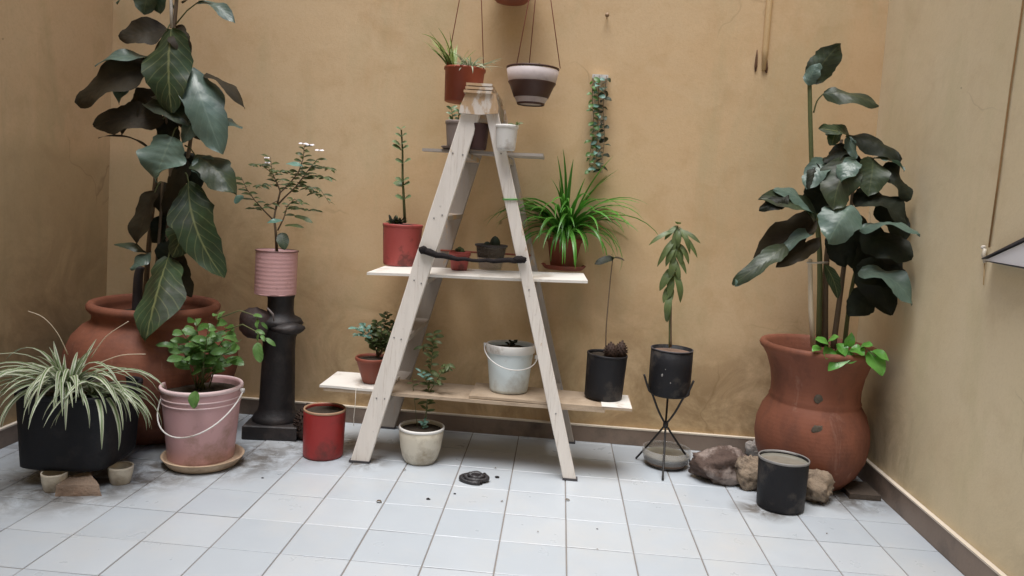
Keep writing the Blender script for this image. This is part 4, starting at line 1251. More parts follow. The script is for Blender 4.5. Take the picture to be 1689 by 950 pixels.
# ================================================================== PLANTS
def plant(name, loc, label, cat='plant', group=None):
    return thing(name, loc, label, cat, group)
def px(p, Y):
    return at(p[0], p[1], Y)
def put_leaf(t, B, T, wpx, mat, n=(-0.1, -0.85, 0.5), Y0=0.6, Y1=0.55, arch=0.10, fold=0.14, wav=0.05, a=0.52, b=0.66, nu=14, nv=3, stem=None, bend=0.0, name='leaf', rag=0.12, twist=0.0):
    b_ = at(B[0], B[1], Y0); t_ = at(T[0], T[1], Y1)
    w = wpx * mpp(lerp(b_, t_, 0.5))
    o = build(name, MB().leaf(b_, t_, w, n, arch, fold, wav, a, b, nu, nv, bend=bend, rag=rag, twist=twist), mat, t)
    if stem:
        s_ = at(stem[0], stem[1], Y0 + 0.02 if len(stem) < 3 else stem[2])
        build('petiole', MB().tube([s_, lerp(s_, b_, 0.5) + Vector((0, 0, 0.012)), b_, lerp(b_, t_, 0.06)], [0.0042, 0.0034, 0.003, 0.0015], 6), M_STEMG, t)
    return o

# --- tall plant in the left pot
L = plant('rubber_plant', (LP.x, LP.y, 0.6), 'tall broad-leaved plant with drooping dark leaves in the huge left clay pot', 'potted plant')
Yc = 0.60
def stem(t, pts, r0_, r1_, mat, name='stem', n=8):
    q = []
    P_ = [at(*p) for p in pts]
    for i in range(len(P_) - 1):
        for k in range(4):
            s_ = k / 4
            p_0 = P_[max(i - 1, 0)]; p_1 = P_[i]; p_2 = P_[i + 1]; p_3 = P_[min(i + 2, len(P_) - 1)]
            q.append(0.5 * ((2 * p_1) + (p_2 - p_0) * s_ + (2 * p_0 - 5 * p_1 + 4 * p_2 - p_3) * s_ ** 2 + (-p_0 + 3 * p_1 - 3 * p_2 + p_3) * s_ ** 3))
    q.append(P_[-1])
    return build(name, MB().tube(q, [r0_ + (r1_ - r0_) * i / (len(q) - 1) for i in range(len(q))], n), mat, t)
stem(L, [(272, 515, .60), (276, 420, .60), (284, 300, .60), (276, 180, .61), (286, 60, .61), (294, -30, .61)], 0.020, 0.008, M_STEM)
stem(L, [(238, 515, .64), (246, 400, .64), (256, 300, .63), (262, 215, .62)], 0.014, 0.009, M_STEM)
stem(L, [(284, 515, .62), (292, 380, .63), (306, 285, .62), (318, 200, .61), (316, 140, .60)], 0.014, 0.007, M_STEM)
stem(L, [(250, 510, .58), (262, 400, .58), (268, 300, .58)], 0.010, 0.006, M_STEM)
o = stem(L, [(226, 520, .66), (228, 460, .66), (232, 440, .66)], 0.026, 0.02, M_DARKEDGE, 'stump')
a, b = at(281, -60, .60), at(283, 46, .60)
o = build('rope', MB().tube([a, lerp(a, b, .3), lerp(a, b, .7), b], 0.0075, 8), M_ROPE)
tag(o, 'twisted white rope holding up the top of the tall left plant', 'rope')
F_ = (-0.05, -0.9, 0.35); UPN = (-0.1, -0.35, 1.0); TOP = (0.0, -0.55, 0.9)
LL = [
 ((250, -30), (237, 24), 44, ML_BIG, F_, .58, .55, .10, (292, 0)),
 ((262, -35), (263, 22), 34, ML_BIG, F_, .60, .57, .08, (290, 20)),
 ((240, -22), (192, 6), 26, ML_BIG, UPN, .60, .55, .10, None),
 ((326, 4), (387, 38), 25, ML_PALE, TOP, .58, .54, .10, (290, 40)),
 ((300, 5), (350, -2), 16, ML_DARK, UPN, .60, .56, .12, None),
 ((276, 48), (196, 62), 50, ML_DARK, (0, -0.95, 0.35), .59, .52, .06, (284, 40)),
 ((283, 48), (283, 186), 76, ML_BIGB, (0.05, -0.95, 0.25), .55, .47, .09, None),
 ((290, 46), (312, 96), 34, ML_DARK, F_, .58, .53, .15, None),
 ((254, 96), (156, 108), 34, ML_PALE, (0, -0.55, 0.85), .55, .48, .12, (275, 84)),
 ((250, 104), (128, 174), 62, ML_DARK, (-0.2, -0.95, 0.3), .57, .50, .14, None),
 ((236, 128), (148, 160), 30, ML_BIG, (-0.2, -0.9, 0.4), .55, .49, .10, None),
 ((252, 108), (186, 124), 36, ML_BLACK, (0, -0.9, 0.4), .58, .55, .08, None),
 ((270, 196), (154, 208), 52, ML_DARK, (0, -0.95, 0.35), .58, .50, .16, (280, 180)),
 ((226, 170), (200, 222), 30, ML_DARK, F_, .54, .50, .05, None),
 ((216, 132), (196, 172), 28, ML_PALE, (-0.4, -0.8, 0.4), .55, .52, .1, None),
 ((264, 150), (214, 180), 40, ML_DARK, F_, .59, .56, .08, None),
 ((244, 242), (162, 228), 12, ML_DARK, (0, -0.3, 1), .59, .54, .16, None),
 ((238, 172), (312, 206), 40, ML_BIG, (0, -0.7, 0.7), .53, .50, .10, None),
 ((250, 160), (318, 172), 20, ML_PALE, TOP, .54, .50, .14, None),
 ((316, 112), (366, 254), 64, ML_PALE, (0.35, -0.85, 0.4), .56, .48, .10, (312, 130)),
 ((338, 122), (404, 178), 26, ML_DARK, (0.3, -0.3, 0.9), .58, .53, .16, None),
 ((362, 196), (400, 212), 22, ML_PALE, TOP, .57, .54, .10, None),
 ((284, 226), (256, 300), 82, ML_PALE, (0.05, -0.62, 0.80), .50, .44, .10, (292, 210)),
 ((322, 256), (390, 322), 56, ML_BIG, (0.2, -0.7, 0.7), .55, .47, .14, (305, 240)),
 ((330, 260), (352, 300), 40, ML_PALE, TOP, .53, .50, .08, None),
 ((311, 300), (369, 458), 66, ML_BIGB, (0.25, -0.93, 0.2), .55, .48, .09, (306, 285)),
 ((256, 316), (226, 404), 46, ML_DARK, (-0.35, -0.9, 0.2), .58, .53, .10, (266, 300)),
 ((318, 352), (284, 424), 60, ML_BIGB, (0.0, -0.8, 0.6), .52, .46, .10, (300, 340)),
 ((278, 424), (240, 562), 78, ML_BIGB, (-0.1, -0.93, 0.35), .50, .22, .10, (284, 400)),
 ((246, 420), (188, 403), 20, ML_BIG, UPN, .56, .52, .10, None),
 ((250, 415), (214, 444), 30, ML_PALE, (-0.2, -0.6, 0.7), .55, .50, .06, None),
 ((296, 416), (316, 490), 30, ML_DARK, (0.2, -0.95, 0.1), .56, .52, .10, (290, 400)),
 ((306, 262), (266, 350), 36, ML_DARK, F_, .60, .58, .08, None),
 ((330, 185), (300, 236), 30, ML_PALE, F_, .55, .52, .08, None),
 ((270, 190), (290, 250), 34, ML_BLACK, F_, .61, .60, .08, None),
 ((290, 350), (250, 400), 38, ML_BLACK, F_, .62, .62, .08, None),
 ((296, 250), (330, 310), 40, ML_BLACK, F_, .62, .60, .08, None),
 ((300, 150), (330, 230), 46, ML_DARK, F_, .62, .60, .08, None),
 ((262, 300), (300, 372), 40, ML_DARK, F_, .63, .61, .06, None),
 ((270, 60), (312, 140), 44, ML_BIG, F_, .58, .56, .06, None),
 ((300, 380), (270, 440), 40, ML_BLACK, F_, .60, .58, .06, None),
]
for B, T, w, mt, n, ya, yb, ar, stm in LL:
    put_leaf(L, B, T, w, mt, n, ya, yb, ar, stem=stm, fold=rnd.choice((-0.28, -0.15, 0.12, 0.22)), wav=rnd.uniform(0.07, 0.15), bend=rnd.uniform(-.07, .07), rag=0.30, twist=rnd.uniform(-.7, .7), nu=18)

# --- tall plant in the right urn
Q = plant('rubber_plant', (RP.x, RP.y, 0.6), 'tall dark plant with overlapping broad leaves in the right clay urn', 'potted plant')
stem(Q, [(1350, 572, .70), (1352, 420, .72), (1340, 300, .70), (1335, 128, .70)], 0.014, 0.010, M_STEMG)
stem(Q, [(1360, 572, .72), (1362, 450, .74), (1372, 350, .72), (1388, 230, .70)], 0.018, 0.008, M_STEM)
stem(Q, [(1374, 575, .68), (1388, 470, .72), (1402, 360, .70), (1412, 260, .68)], 0.015, 0.007, M_STEM)
stem(Q, [(1392, 578, .72), (1404, 480, .74), (1424, 400, .70)], 0.012, 0.007, M_STEMG)
stem(Q, [(1342, 186, .70), (1348, 166, .69), (1360, 153, .67)], 0.004, 0.003, M_STEMG, 'petiole')
a, b = at(1341, 572, .60), at(1336, 430, .62)
o = build('cane', MB().tube([a, lerp(a, b, .45) + Vector((-.004, 0, 0)), b, b + (b - a) * 0.02], [0.0115, 0.012, 0.011, 0.010], 8), M_STAKE)
tag(o, 'pale cane stake tied upright to the dark stems in the right urn', 'stake')
a, b = at(1331, 433, .595), at(1366, 433, .66)
o = build('tie', MB().tube([a, lerp(a, b, .5) + Vector((0, -0.01, 0)), b], 0.0042, 6), M_ROPE)
tag(o, 'pale string tie binding the cane stake to the stems in the right urn', 'tie')
RL = [  # some small pale leaves stand in for highlights on broad ones
 ((1336, 138), (1387, 72), 46, ML_BIG, (-0.2, -0.9, 0.2), .70, .66, .06),
 ((1332, 140), (1352, 104), 26, ML_PALE, (-0.1, -0.7, 0.5), .68, .66, .06),
 ((1358, 155), (1450, 174), 40, ML_BIG, (0.1, -0.8, 0.6), .67, .60, .16),
 ((1404, 226), (1350, 212), 32, ML_BIGB, (0, -0.7, 0.7), .66, .58, .10),
 ((1380, 215), (1372, 240), 26, ML_BIGB, (0, -0.8, 0.5), .60, .58, .06),
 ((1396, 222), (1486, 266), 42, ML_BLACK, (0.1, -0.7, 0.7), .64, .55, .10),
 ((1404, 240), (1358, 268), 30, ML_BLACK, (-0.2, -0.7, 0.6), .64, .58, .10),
 ((1398, 225), (1412, 262), 18, ML_PALE, (-0.4, -0.8, 0.4), .60, .58, .05),
 ((1364, 262), (1330, 312), 40, ML_PALE, (-0.2, -0.8, 0.55), .62, .55, .08),
 ((1345, 270), (1334, 312), 24, ML_BLACK, F_, .60, .54, .05),
 ((1408, 262), (1374, 346), 62, ML_BIG, (0, -0.8, 0.55), .58, .48, .10),
 ((1412, 264), (1388, 300), 34, ML_PALE, (0.1, -0.6, 0.8), .55, .50, .08),
 ((1440, 260), (1432, 324), 52, ML_BIG, (0.1, -0.9, 0.35), .58, .50, .08),
 ((1440, 262), (1492, 282), 26, ML_PALE, (0.2, -0.4, 0.9), .58, .52, .12),
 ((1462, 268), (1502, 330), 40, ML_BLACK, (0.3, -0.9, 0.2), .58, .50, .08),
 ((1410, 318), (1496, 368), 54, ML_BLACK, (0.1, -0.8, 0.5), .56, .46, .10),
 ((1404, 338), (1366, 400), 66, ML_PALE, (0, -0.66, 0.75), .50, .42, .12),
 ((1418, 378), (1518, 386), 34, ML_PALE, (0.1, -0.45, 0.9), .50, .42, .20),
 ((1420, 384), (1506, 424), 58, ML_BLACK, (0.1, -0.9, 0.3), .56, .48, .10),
 ((1346, 362), (1250, 330), 46, ML_BIG, (-0.1, -0.7, 0.7), .58, .50, .12),
 ((1340, 352), (1276, 312), 34, ML_PALE, (-0.1, -0.5, 0.85), .56, .52, .10),
 ((1300, 322), (1252, 346), 26, ML_BLACK, (-0.1, -0.7, 0.6), .52, .49, .10),
 ((1340, 355), (1244, 426), 56, ML_DARK, (-0.2, -0.85, 0.45), .62, .55, .08),
 ((1344, 378), (1284, 420), 26, ML_PALE, (-0.1, -0.45, 0.9), .56, .50, .10),
 ((1300, 402), (1208, 470), 34, ML_BIG, (-0.2, -0.7, 0.65), .52, .45, .12),
 ((1262, 440), (1212, 472), 22, ML_PALE, (-0.2, -0.7, 0.65), .46, .44, .10),
 ((1350, 392), (1280, 440), 28, ML_DARK, (-0.2, -0.8, 0.5), .57, .52, .08),
 ((1418, 446), (1505, 502), 46, ML_PALE, (0.1, -0.7, 0.7), .52, .44, .16),
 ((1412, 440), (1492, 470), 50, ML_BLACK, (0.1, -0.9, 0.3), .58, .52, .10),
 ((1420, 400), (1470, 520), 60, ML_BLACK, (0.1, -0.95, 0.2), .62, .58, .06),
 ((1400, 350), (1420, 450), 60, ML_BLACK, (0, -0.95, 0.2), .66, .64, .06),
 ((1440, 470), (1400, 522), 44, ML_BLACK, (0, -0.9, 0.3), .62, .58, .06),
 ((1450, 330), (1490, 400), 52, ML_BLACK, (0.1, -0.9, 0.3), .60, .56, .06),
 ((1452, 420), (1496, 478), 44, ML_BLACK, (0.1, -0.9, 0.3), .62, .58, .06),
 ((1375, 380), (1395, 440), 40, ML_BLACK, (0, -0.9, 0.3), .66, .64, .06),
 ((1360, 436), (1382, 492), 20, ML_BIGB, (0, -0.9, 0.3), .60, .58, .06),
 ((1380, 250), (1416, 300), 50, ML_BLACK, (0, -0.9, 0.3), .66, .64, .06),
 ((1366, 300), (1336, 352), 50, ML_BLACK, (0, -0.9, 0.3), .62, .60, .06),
]
for B, T, w, mt, n, ya, yb, ar in RL:
    put_leaf(Q, B, T, w, mt, n, ya, yb, ar, fold=rnd.choice((-0.30, -0.2, 0.12, 0.24)), wav=rnd.uniform(0.08, 0.17), bend=rnd.uniform(-.09, .09), rag=0.34, twist=rnd.uniform(-.8, .8), nu=18)

# pothos at the rim of the urn
V = plant('pothos', (RP.x + 0.1, 0.52, 0.6), 'bright green heart-leaved vine spilling over the rim of the right urn', 'vine')
vine = [at(1372, 592, .60), at(1380, 572, .54), at(1400, 570, .50), at(1424, 572, .46), at(1445, 588, .43)]
build('stem', MB().tube(vine, 0.003, 6), M_STEMG, V)
for B, T, w, n in [((1368, 570), (1344, 560), 22, TOP), ((1366, 564), (1384, 556), 20, TOP), ((1370, 574), (1362, 592), 22, F_), ((1352, 572), (1340, 580), 14, TOP), ((1398, 572), (1404, 548), 18, F_),
                   ((1400, 578), (1366, 612), 26, (0, -0.7, 0.7)), ((1404, 574), (1426, 586), 26, TOP), ((1420, 572), (1440, 570), 20, TOP), ((1432, 580), (1455, 620), 36, (0.1, -0.75, 0.6)), ((1440, 578), (1466, 596), 20, TOP), ((1410, 585), (1398, 600), 16, F_), ((1384, 566), (1394, 588), 20, TOP)]:
    put_leaf(V, B, T, w, ML_POTHOS, n, .47, .43, 0.08, a=0.4, b=0.75, nu=10, fold=0.2)

# --- spider plant in the black tub
def spider(name, label, c, specs, mat, seed, w=(0.011, 0.016), cat='spider plant', n0=None):
    t = plant(name, c, label, cat)
    r_ = random.Random(seed)
    for (num, az0, az1, l0, l1, e0, e1, d0, d1) in specs:
        for i in range(num):
            az = r_.uniform(az0, az1)
            p = Vector(c) + Vector((math.cos(az), math.sin(az), 0)) * r_.uniform(0.004, 0.03)
            build('leaf', MB().blade(p, az, r_.uniform(l0, l1), r_.uniform(e0, e1), r_.uniform(d0, d1), r_.uniform(*w), 10, r_.uniform(-.5, .5), r_.uniform(-.6, .6)), mat, t)
    return t
tc = tub['top'] + Vector((-0.01, -0.08, 0.01))
SP = spider('spider_plant', 'white-striped spider plant sprawling over the black planter tub', tc,
            [(16, R(190), R(350), 0.34, 0.50, R(45), R(70), R(125), R(160)), (18, R(150), R(260), 0.30, 0.46, R(30), R(62), R(100), R(150)),
             (14, R(280), R(400), 0.32, 0.48, R(25), R(60), R(90), R(140)), (16, R(225), R(320), 0.26, 0.42, R(35), R(70), R(125), R(170)), (8, R(0), R(180), 0.15, 0.25, R(60), R(85), R(60), R(110)),
             (10, R(0), R(360), 0.16, 0.26, R(72), R(88), R(10), R(70))], ML_SPIDERV, 3, (0.014, 0.021))
tc2 = tub['top'] + Vector((0.09, -0.07, 0.01))
r_ = random.Random(9)
for i in range(22):
    az = r_.uniform(R(250), R(400))
    build('leaf', MB().blade(tc2 + Vector((r_.uniform(-.02, .02), r_.uniform(-.02, .02), 0)), az, r_.uniform(.24, .38), r_.uniform(R(15), R(60)), r_.uniform(R(90), R(140)), r_.uniform(.014, .020), 10, r_.uniform(-.4, .4), r_.uniform(-.6, .6)), ML_SPIDERV, SP)
# long arching runners
for pts in ([(112, 585, .02), (95, 550, -.02), (72, 524, -.06), (46, 513, -.08)], [(150, 590, .0), (175, 555, -.02), (212, 530, -.06)], [(160, 600, -.02), (200, 586, -.08), (240, 584, -.12)]):
    stem(SP, pts, 0.0022, 0.0012, M_STAKE, 'runner', 5)

# --- green spider plant on the middle board
gc = spot['top'] + Vector((0, 0, 0.004))
spider('spider_plant', 'lush green spider plant fountaining from the terracotta pot on the middle board', gc,
       [(30, R(180), R(360), 0.34, 0.52, R(58), R(80), R(95), R(150)), (26, R(125), R(230), 0.34, 0.52, R(48), R(78), R(80), R(140)), (30, R(300), R(425), 0.36, 0.62, R(45), R(78), R(75), R(135)),
        (26, R(0), R(360), 0.36, 0.56, R(70), R(88), R(8), R(75)), (46, R(170), R(370), 0.28, 0.46, R(25), R(65), R(105), R(165)), (10, R(20), R(160), 0.2, 0.28, R(60), R(85), R(30), R(70))], ML_SPIDERG, 21, (0.014, 0.021))

# --- limey spider plant in the hanging pot
hc = HP1T
spider('spider_plant', 'lime green spider plantlet with pale tips in the rust orange hanging pot', hc + Vector((-0.045, -0.02, 0)),
       [(20, R(100), R(260), 0.12, 0.24, R(48), R(80), R(20), R(85)), (16, R(0), R(360), 0.10, 0.18, R(50), R(85), R(10), R(60))], ML_SPIDERY, 31, (0.010, 0.015))
spider('spider_plant', 'whitish striped tuft at the right side of the rust orange hanging pot', hc + Vector((0.03, -0.03, 0)),
       [(34, R(180), R(400), 0.06, 0.13, R(20), R(80), R(40), R(130)), (3, R(330), R(370), 0.14, 0.18, R(20), R(40), R(10), R(60))], ML_SPIDERV, 33, (0.007, 0.010))

# --- generic leafy growth along branches
def leafy(t, path, n, l, w, mat, r_, side=1.0, droop=0.4, rad=(0.004, 0.0015), stemmat=None, a=0.6, b=0.7, start=0.15, up=0.5, name='stem'):
    P_ = [Vector(p) for p in path]
    build(name, MB().tube(P_, [rad[0] + (rad[1] - rad[0]) * i / (len(P_) - 1) for i in range(len(P_))], 6), stemmat or M_STEM, t)
    for i in range(n):
        f = start + (1 - start) * (i + r_.random() * 0.6) / n
        f = min(f, 1.0)
        k = min(int(f * (len(P_) - 1)), len(P_) - 2)
        p = lerp(P_[k], P_[k + 1], f * (len(P_) - 1) - k)
        tang = (P_[k + 1] - P_[k]).normalized()
        an = i * 2.4 + r_.uniform(-.5, .5)
        hx = Vector((math.cos(an), math.sin(an) * 0.8, 0))
        d = (hx * side + tang * up + Vector((0, 0, -droop * r_.random()))).normalized()
        ll = l * r_.uniform(.7, 1.2)
        build('leaf', MB().leaf(p, p + d * ll, w * r_.uniform(.8, 1.15), Vector((r_.uniform(-.4, .4), -0.75, r_.uniform(.3, .9))) + hx * 0.2, r_.uniform(.05, .16), 0.2, 0.05, a, b, 7, 2, twist=r_.uniform(-.6, .6)), mat, t)

# shrub in the pink bucket
r_ = random.Random(5)
PB = pink['top']
B_ = plant('leafy_shrub', PB, 'bright leafy green shrub growing in the pink bucket', 'shrub')
tips = [(285, 570), (300, 545), (322, 525), (345, 535), (365, 515), (385, 540), (398, 560), (345, 560), (320, 570), (372, 565), (300, 590), (345, 590), (395, 590)]
for i, (x, y) in enumerate(tips):
    Y = PB.y + r_.uniform(-.13, .05)
    tip = at(x, y, Y)
    base_ = PB + Vector((r_.uniform(-.03, .03), r_.uniform(-.03, .03), 0))
    midp = lerp(base_, tip, 0.5) + Vector((0, 0, 0.03))
    leafy(B_, [base_, lerp(base_, midp, .5), midp, lerp(midp, tip, .5) + Vector((0, 0, .012)), tip], 8, 0.070, 0.036, ML_SHRUB, r_, 1.0, 0.5, (0.0035, 0.0015), M_STEMG, 0.6, 0.55, 0.35)
for pts in ([(370, 545, .2), (400, 535, .12), (425, 548, .06), (440, 560, .04)], [(360, 525, .2), (395, 512, .15), (420, 520, .10), (432, 535, .1)]):
    leafy(B_, [at(*p) for p in pts], 4, 0.055, 0.02, ML_SHRUB, r_, 0.6, 0.6, (0.003, 0.0014), M_STEMG, start=0.6)
put_leaf(B_, (322, 645), (320, 674), 19, ML_SHRUB, F_, PB.y - .19, PB.y - .21, .06)
put_leaf(B_, (424, 565), (430, 598), 18, ML_SHRUB, F_, .04, .02, .06)
# tree in the pink tin
T_ = plant('young_tree', PKT, 'sparse little tree with thin feathery twigs and white flowers in the pink tin', 'small tree')
Yt = PKT.y
def tw(pts, n, l=0.055, w=0.015, r0_=0.005, r1_=0.0015, mat=None, side=1.1, start=0.3):
    leafy(T_, [at(x, y, Yt + dy) for x, y, dy in pts], n, l, w, mat or ML_OLIVE, r_, side, 0.25, (r0_, r1_), M_STEM, 0.8, 0.9, start, 0.25, 'branch')
build('trunk', MB().tube([PKT + Vector((0, 0, -0.005)), at(455, 385, Yt), at(452, 360, Yt), at(456, 338, Yt)], [0.0085, 0.007, 0.0055, 0.005], 8), M_STEM, T_)
tw([(455, 345, 0), (462, 318, -.01), (478, 302, -.02), (492, 285, -.03), (500, 262, -.03), (502, 240, -.03)], 22)
tw([(456, 340, 0), (470, 325, .01), (488, 308, .02), (500, 292, .0), (512, 276, .0), (524, 262, .0)], 22)
tw([(458, 335, 0), (462, 315, .0), (456, 300, .0), (449, 285, .0), (446, 258, .0)], 16)
tw([(450, 362, 0), (436, 348, -.01), (420, 330, -.03), (407, 312, -.05), (398, 292, -.06)], 16, r0_=0.004)
tw([(458, 380, 0), (468, 360, -.03), (474, 340, -.05), (486, 328, -.06), (500, 338, -.07)], 12, r0_=0.004)
for pts in ([(488, 308, .0), (510, 308, -.02), (530, 315, -.04), (544, 336, -.05)], [(500, 292, 0), (520, 290, 0), (546, 296, -.02)], [(490, 300, 0), (508, 312, 0), (524, 322, 0)], [(478, 304, 0), (440, 305, -.02), (420, 308, -.03)], [(512, 278, 0), (536, 276, 0), (548, 280, 0)], [(470, 340, 0), (500, 345, 0), (522, 348, 0)], [(460, 330, 0), (430, 345, 0), (412, 343, 0)], [(449, 285, 0), (430, 272, -.02), (416, 272, -.02)], [(492, 290, 0), (470, 282, 0), (455, 284, 0)]):
    tw(pts, 12, 0.045, 0.013, 0.0022, 0.001, start=0.15)
for B, T, w, mt in [((486, 356), (516, 368), 11, ML_OLIVE), ((470, 372), (502, 376), 9, ML_OLIVE), ((464, 384), (470, 412), 20, ML_BIG), ((466, 364), (440, 368), 12, ML_BLUE), ((472, 270), (500, 275), 13, ML_BLUE), ((400, 322), (388, 336), 16, ML_BLUE), ((534, 292), (548, 300), 8, ML_OLIVE)]:
    put_leaf(T_, B, T, w, mt, TOP, Yt - .03, Yt - .06, .06)
for x, y in ((500, 238), (511, 240), (527, 249), (440, 261), (441, 269)):
    p = at(x, y, Yt - .03)
    m = MB()
    for k in range(6):
        an = k * math.pi / 3
        d = Vector((math.cos(an), math.sin(an), 0.15))
        m.leaf(p, p + d * (0.024 if y < 255 else 0.014), 0.014, (0, -0.6, .8), .1, .1, .02, nu=5, nv=1)
    build('flower', m, M_FLOWER, T_)

# succulent stem in the red pot
r2 = random.Random(12)
rp = redpot['top']
S_ = plant('succulent', rp, 'tall single succulent stem with round paired leaves in the faded red pot', 'succulent')
sp_ = [at(668, 368, rp.y), at(666, 330, rp.y), at(664, 290, rp.y), at(664, 250, rp.y), at(662, 214, rp.y)]
build('stem', MB().tube(sp_, [0.008, 0.007, 0.006, 0.005, 0.004], 8), M_STEMG, S_)
for (x, y, s_) in ((666, 330, 1), (664, 308, 1.2), (664, 300, 1.0), (665, 270, 1.0), (662, 248, 1), (660, 240, .9), (662, 226, .8), (661, 214, .6)):
    for sg in (-1, 1):
        p = at(x, y, rp.y)
        d = Vector((sg * 0.75, -0.5 * sg if s_ > 1 else -0.5, 0.35)).normalized()
        k = 0.055 * s_ * r2.uniform(.8, 1.1)
        build('leaf', MB().leaf(p, p + d * k, k * 0.72, (0, -0.6, 0.8), .1, .15, .02, .5, .45, 7, 2), ML_SUCC, S_)
D_ = plant('dwarf_succulent', rp + Vector((-.03, -.02, 0)), 'low dark tuft of leaves beside the tall succulent in the faded red pot', 'succulent')
for i in range(46):
    an = r2.uniform(0, 6.28); e = r2.uniform(.1, 1.4)
    p = rp + Vector((-.032 + r2.uniform(-.02, .02), -.02 + r2.uniform(-.02, .02), 0))
    d = Vector((math.cos(an) * math.cos(e), math.sin(an) * math.cos(e), math.sin(e)))
    build('leaf', MB().leaf(p + d * .012, p + d * r2.uniform(.035, .062), .016, (0, -.3, 1), .1, .2, .02, .5, .5, 6, 2), ML_BLACK if i % 4 else ML_OLIVE, D_)

# tiny plants in the two small pots
sp0 = smallred['top']
t = plant('cactus', sp0, 'tiny green cactus tuft in the tiny red pot', 'cactus')
for i in range(7):
    an = i * 0.9
    build('pad', MB().blob(sp0 + Vector((math.cos(an) * .014, math.sin(an) * .014 - .004, .008 + .006 * (i % 3))), (.011, .010, .013), .2, 4, i, 10, 7), simple('cactus_green', (0.05, 0.075, 0.03), (0.09, 0.12, 0.05), 30, .7), t)
cp = cup['top']
t = plant('cactus', cp, 'small dark columnar cactus in the clear plastic pot', 'cactus')
M_CACT = simple('dark_cactus', (0.018, 0.032, 0.022), (0.035, 0.05, 0.035), 30, .7)
def rib_cactus(c, r, h):
    vs, fs = [], []
    K, J = 9, 20
    for i in range(K + 1):
        f = i / K
        rr = r * math.sin(math.pi * min(1, .25 + f * .75)) ** .6 if f < 1 else .0006
        for j in range(J):
            a_ = 2 * math.pi * j / J
            q = rr * (1 + .16 * math.cos(a_ * 7))
            vs.append(Vector(c) + Vector((q * math.cos(a_), q * math.sin(a_), h * f)))
    for i in range(K):
        for j in range(J):
            fs.append((i * J + j, i * J + (j + 1) % J, (i + 1) * J + (j + 1) % J, (i + 1) * J + j))
    return MB().add(vs, fs)
build('column', rib_cactus(cp + Vector((.018, -.01, -.004)), .024, .058), M_CACT, t)
build('column', rib_cactus(cp + Vector((-.020, -.02, -.004)), .018, .028), M_CACT, t)
build('column', rib_cactus(cp + Vector((-.004, .016, -.004)), .016, .024), M_CACT, t)

# plants on the top board
gp = greypot['top']
t = plant('seedling', gp, 'pale green sprig in the small grey pot under the hanging pot', 'seedling')
for pts in ([(748, 208, 0), (746, 190, 0), (744, 176, 0)], [(754, 208, 0), (758, 185, -.01), (764, 168, -.01)]):
    leafy(t, [at(x, y, gp.y + d) for x, y, d in pts], 9, .034, .014, ML_SUCC, r2, .9, .3, (.003, .0015), M_STEMG, start=.1)
wp = whitecup['top']
t = plant('seedling', wp, 'small yellow green sprig at the edge of the white pot on the top board', 'seedling')
leafy(t, [wp + Vector((.015, -.01, 0)), wp + Vector((.035, -.02, .012)), wp + Vector((.050, -.025, .020))], 9, .028, .009, ML_WILLOW, r2, .9, .2, (.002, .001), M_STEMG, start=.1)

# leafy plant in the lower left pot
lp = lowpot['top']
t = plant('leafy_shrub', lp, 'bushy small-leaved plant with a bluish side shoot on the lower left board', 'shrub')
for x, y, d in ((622, 530, 0), (640, 515, .02), (630, 545, -.03), (612, 560, -.02), (650, 530, .03), (640, 560, -.02), (618, 545, .0), (652, 550, .0)):
    b0 = lp + Vector((.02, 0, 0))
    tip = at(x, y, lp.y + d)
    leafy(t, [b0, lerp(b0, tip, .35) + Vector((.006, 0, .01)), lerp(b0, tip, .7) + Vector((0, 0, .01)), tip], 16, .040, .018, ML_OLIVE, r2, 1.0, .3, (.003, .0012), start=.3)
for x, y, d in ((586, 540, -.05), (590, 552, -.05), (600, 535, -.03)):
    b0 = at(614, 560, lp.y)
    tip = at(x, y, lp.y + d)
    leafy(t, [b0, lerp(b0, tip, .5) + Vector((0, 0, .008)), tip], 8, .036, .016, ML_BLUE, r2, .8, .4, (.002, .001), M_STEMG, start=.3)

# slender plant in the cream pot
wt = whitepot['top']
t = plant('seedling', wt, 'slender small-leaved plant rising from the cream pot between the ladder legs', 'seedling')
leafy(t, [wt + Vector((-.004, 0, 0)), at(702, 690, wt.y), at(706, 650, wt.y), at(710, 610, wt.y), at(714, 575, wt.y), at(715, 548, wt.y)], 40, .046, .017, ML_OLIVE, r2, .9, .7, (.004, .0015), M_STEMG, start=.25)
leafy(t, [at(706, 650, wt.y), at(722, 625, wt.y - .02), at(734, 604, wt.y - .03), at(740, 600, wt.y - .04)], 16, .042, .017, ML_OLIVE, r2, .9, .9, (.0025, .001), M_STEMG, start=.2)
leafy(t, [at(707, 640, wt.y), at(702, 625, wt.y - .02), at(694, 612, wt.y - .03)], 7, .036, .012, ML_BLUE, r2, .8, .4, (.0025, .001), M_STEMG, start=.4)
leafy(t, [wt + Vector((-.02, 0, 0)), at(686, 680, wt.y), at(682, 645, wt.y), at(680, 622, wt.y)], 6, .034, .010, ML_WILLOW, r2, .9, .6, (.0018, .0008), M_STEMG, start=.5)
leafy(t, [wt + Vector((0.0, -.01, 0)), wt + Vector((.01, -.015, .03)), wt + Vector((.012, -.02, .05))], 7, .035, .013, ML_BLUE, r2, .7, .3, (.002, .001), M_STEMG, start=.2)
leafy(t, [at(712, 590, wt.y), at(700, 572, wt.y), at(694, 570, wt.y)], 5, .036, .012, ML_OLIVE, r2, .7, .8, (.002, .001), M_STEMG, start=.3)

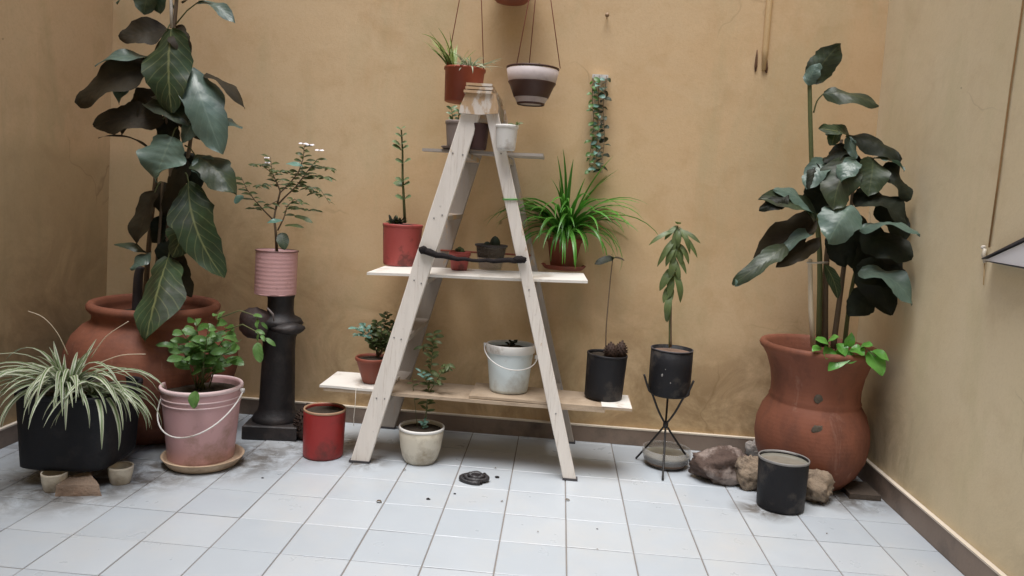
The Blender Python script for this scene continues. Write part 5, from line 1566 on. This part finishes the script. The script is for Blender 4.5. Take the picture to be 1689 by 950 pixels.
# weed in the white bucket
wb = wbuck['top']
t = plant('weed', wb, 'scrap of dark weed just showing over the rim of the white bucket', 'weed')
leafy(t, [wb + Vector((-.01, .0, 0)), wb + Vector((-.004, .0, .02)), wb + Vector((.012, 0.0, .034))], 12, .03, .014, ML_BLACK, r2, 1.0, .2, (.003, .001), start=.2)

# thin stem in the shelf tin
sb = sc_top
t = plant('sapling', sb, 'bare thread-thin stem with one dark leaf at its tip in the black shelf tin', 'seedling')
Ys = sb.y
stem(t, [(999, 592, Ys), (1000, 540, Ys), (1005, 480, Ys), (1010, 432, Ys), (1012, 424, Ys)], .0034, .0022, M_STEM)
put_leaf(t, (1012, 425), (981, 436), 15, ML_BLACK, (-.1, -.7, .7), Ys, Ys - .03, .05)
put_leaf(t, (1012, 425), (1030, 430), 6, ML_DARK, TOP, Ys, Ys - .03, .1)
put_leaf(t, (1012, 426), (1008, 420), 8, ML_OLIVE, TOP, Ys, Ys - .02, .1)

# lance-leaved plant in the tripod tin
Y3 = TRT.y
t = plant('lance_leaved_plant', TRT, 'upright plant with narrow drooping leaves in the tin on the tripod stand', 'plant')
stem(t, [(1106, 572, Y3), (1106, 520, Y3), (1108, 460, Y3), (1112, 410, Y3), (1118, 372, Y3)], .007, .003, M_STEM)
stem(t, [(1104, 574, Y3), (1104, 510, Y3 - .01), (1102, 470, Y3 - .01)], .004, .002, M_STEMG)
WL = [((1118, 380), (1070, 405), 9), ((1120, 378), (1156, 402), 9), ((1118, 372), (1108, 420), 10), ((1120, 374), (1138, 420), 9), ((1117, 376), (1118, 410), 10), ((1120, 384), (1150, 425), 9), ((1116, 372), (1096, 396), 9), ((1116, 390), (1084, 440), 10), ((1116, 400), (1098, 440), 11), ((1116, 400), (1124, 440), 11),
      ((1118, 400), (1136, 436), 9), ((1112, 420), (1104, 462), 12), ((1112, 425), (1120, 468), 9), ((1110, 440), (1088, 480), 14), ((1110, 445), (1122, 500), 12), ((1108, 450), (1104, 492), 12), ((1106, 470), (1094, 500), 12), ((1106, 480), (1098, 530), 12), ((1108, 470), (1102, 505), 12), ((1104, 500), (1100, 532), 10), ((1118, 370), (1118, 366), 10), ((1112, 415), (1132, 452), 9), ((1114, 395), (1108, 440), 10)]
for B, T, w in WL:
    put_leaf(t, B, T, w, ML_WILLOW if w > 9 or r2.random() < .5 else ML_OLIVE, (0.1 * r2.uniform(-1, 1), -.7, .7), Y3, Y3 - .03, r2.uniform(.06, .2), a=.7, b=.8, nu=9, nv=2)

# stub in the hanging bowl
t = plant('weed', HP2T, 'few dry green stubs just over the rim of the banded hanging bowl', 'weed')
for i in range(12):
    p = HP2T + Vector((r2.uniform(-.06, .05), r2.uniform(-.05, .0), .0))
    build('leaf', MB().leaf(p, p + Vector((r2.uniform(-.02, .02), -.01, r2.uniform(.012, .026))), .012, (0, -.7, .5), .1, .2, nu=6, nv=2), ML_OLIVE, t)

# garland on the back wall
g0, g1_ = at(990, 126, WALL_Y - .03), at(984, 285, WALL_Y - .03)
t = thing('wall_garland', (g1_.x, WALL_Y, g1_.z), 'hanging clear plastic sleeve with trailing small green vine on the back wall', 'wall planter')
w_ = 13 * mpp(g0)
vs, fs = [], []
for i in range(15):
    f = i / 14
    c = lerp(g0, g1_, f)
    for j in range(5):
        u = (j - 2) / 2
        vs.append(c + Vector((u * w_ * (1 - .2 * f), -.012 * (1 - u * u) + .004 * math.sin(i * 1.9 + j * 2), .0)))
for i in range(14):
    for j in range(4):
        fs.append((i * 5 + j, i * 5 + j + 1, (i + 1) * 5 + j + 1, (i + 1) * 5 + j))
build('sleeve', MB().add(vs, fs), M_CLEARP, t)
build('hanger', MB().box(g0 + Vector((-w_ * 1.0, -.014, -.012)), g0 + Vector((w_ * 1.0, .026, .008))), M_WHITEP, t)
for k, dx in enumerate((-.6, -.1, .5)):
    path = [lerp(g0, g1_, f) + Vector((dx * w_ * (1.3 + .3 * math.sin(f * 9 + k)), -.022 - .008 * math.sin(f * 7 + k), 0)) for f in [i / 9 for i in range(10)]]
    leafy(t, path, 26, .040, .026, (ML_SHRUB, ML_BLUE, ML_BIG)[k], r2, 1.0, .6, (.002, .001), M_STEM, start=.02, up=.1)
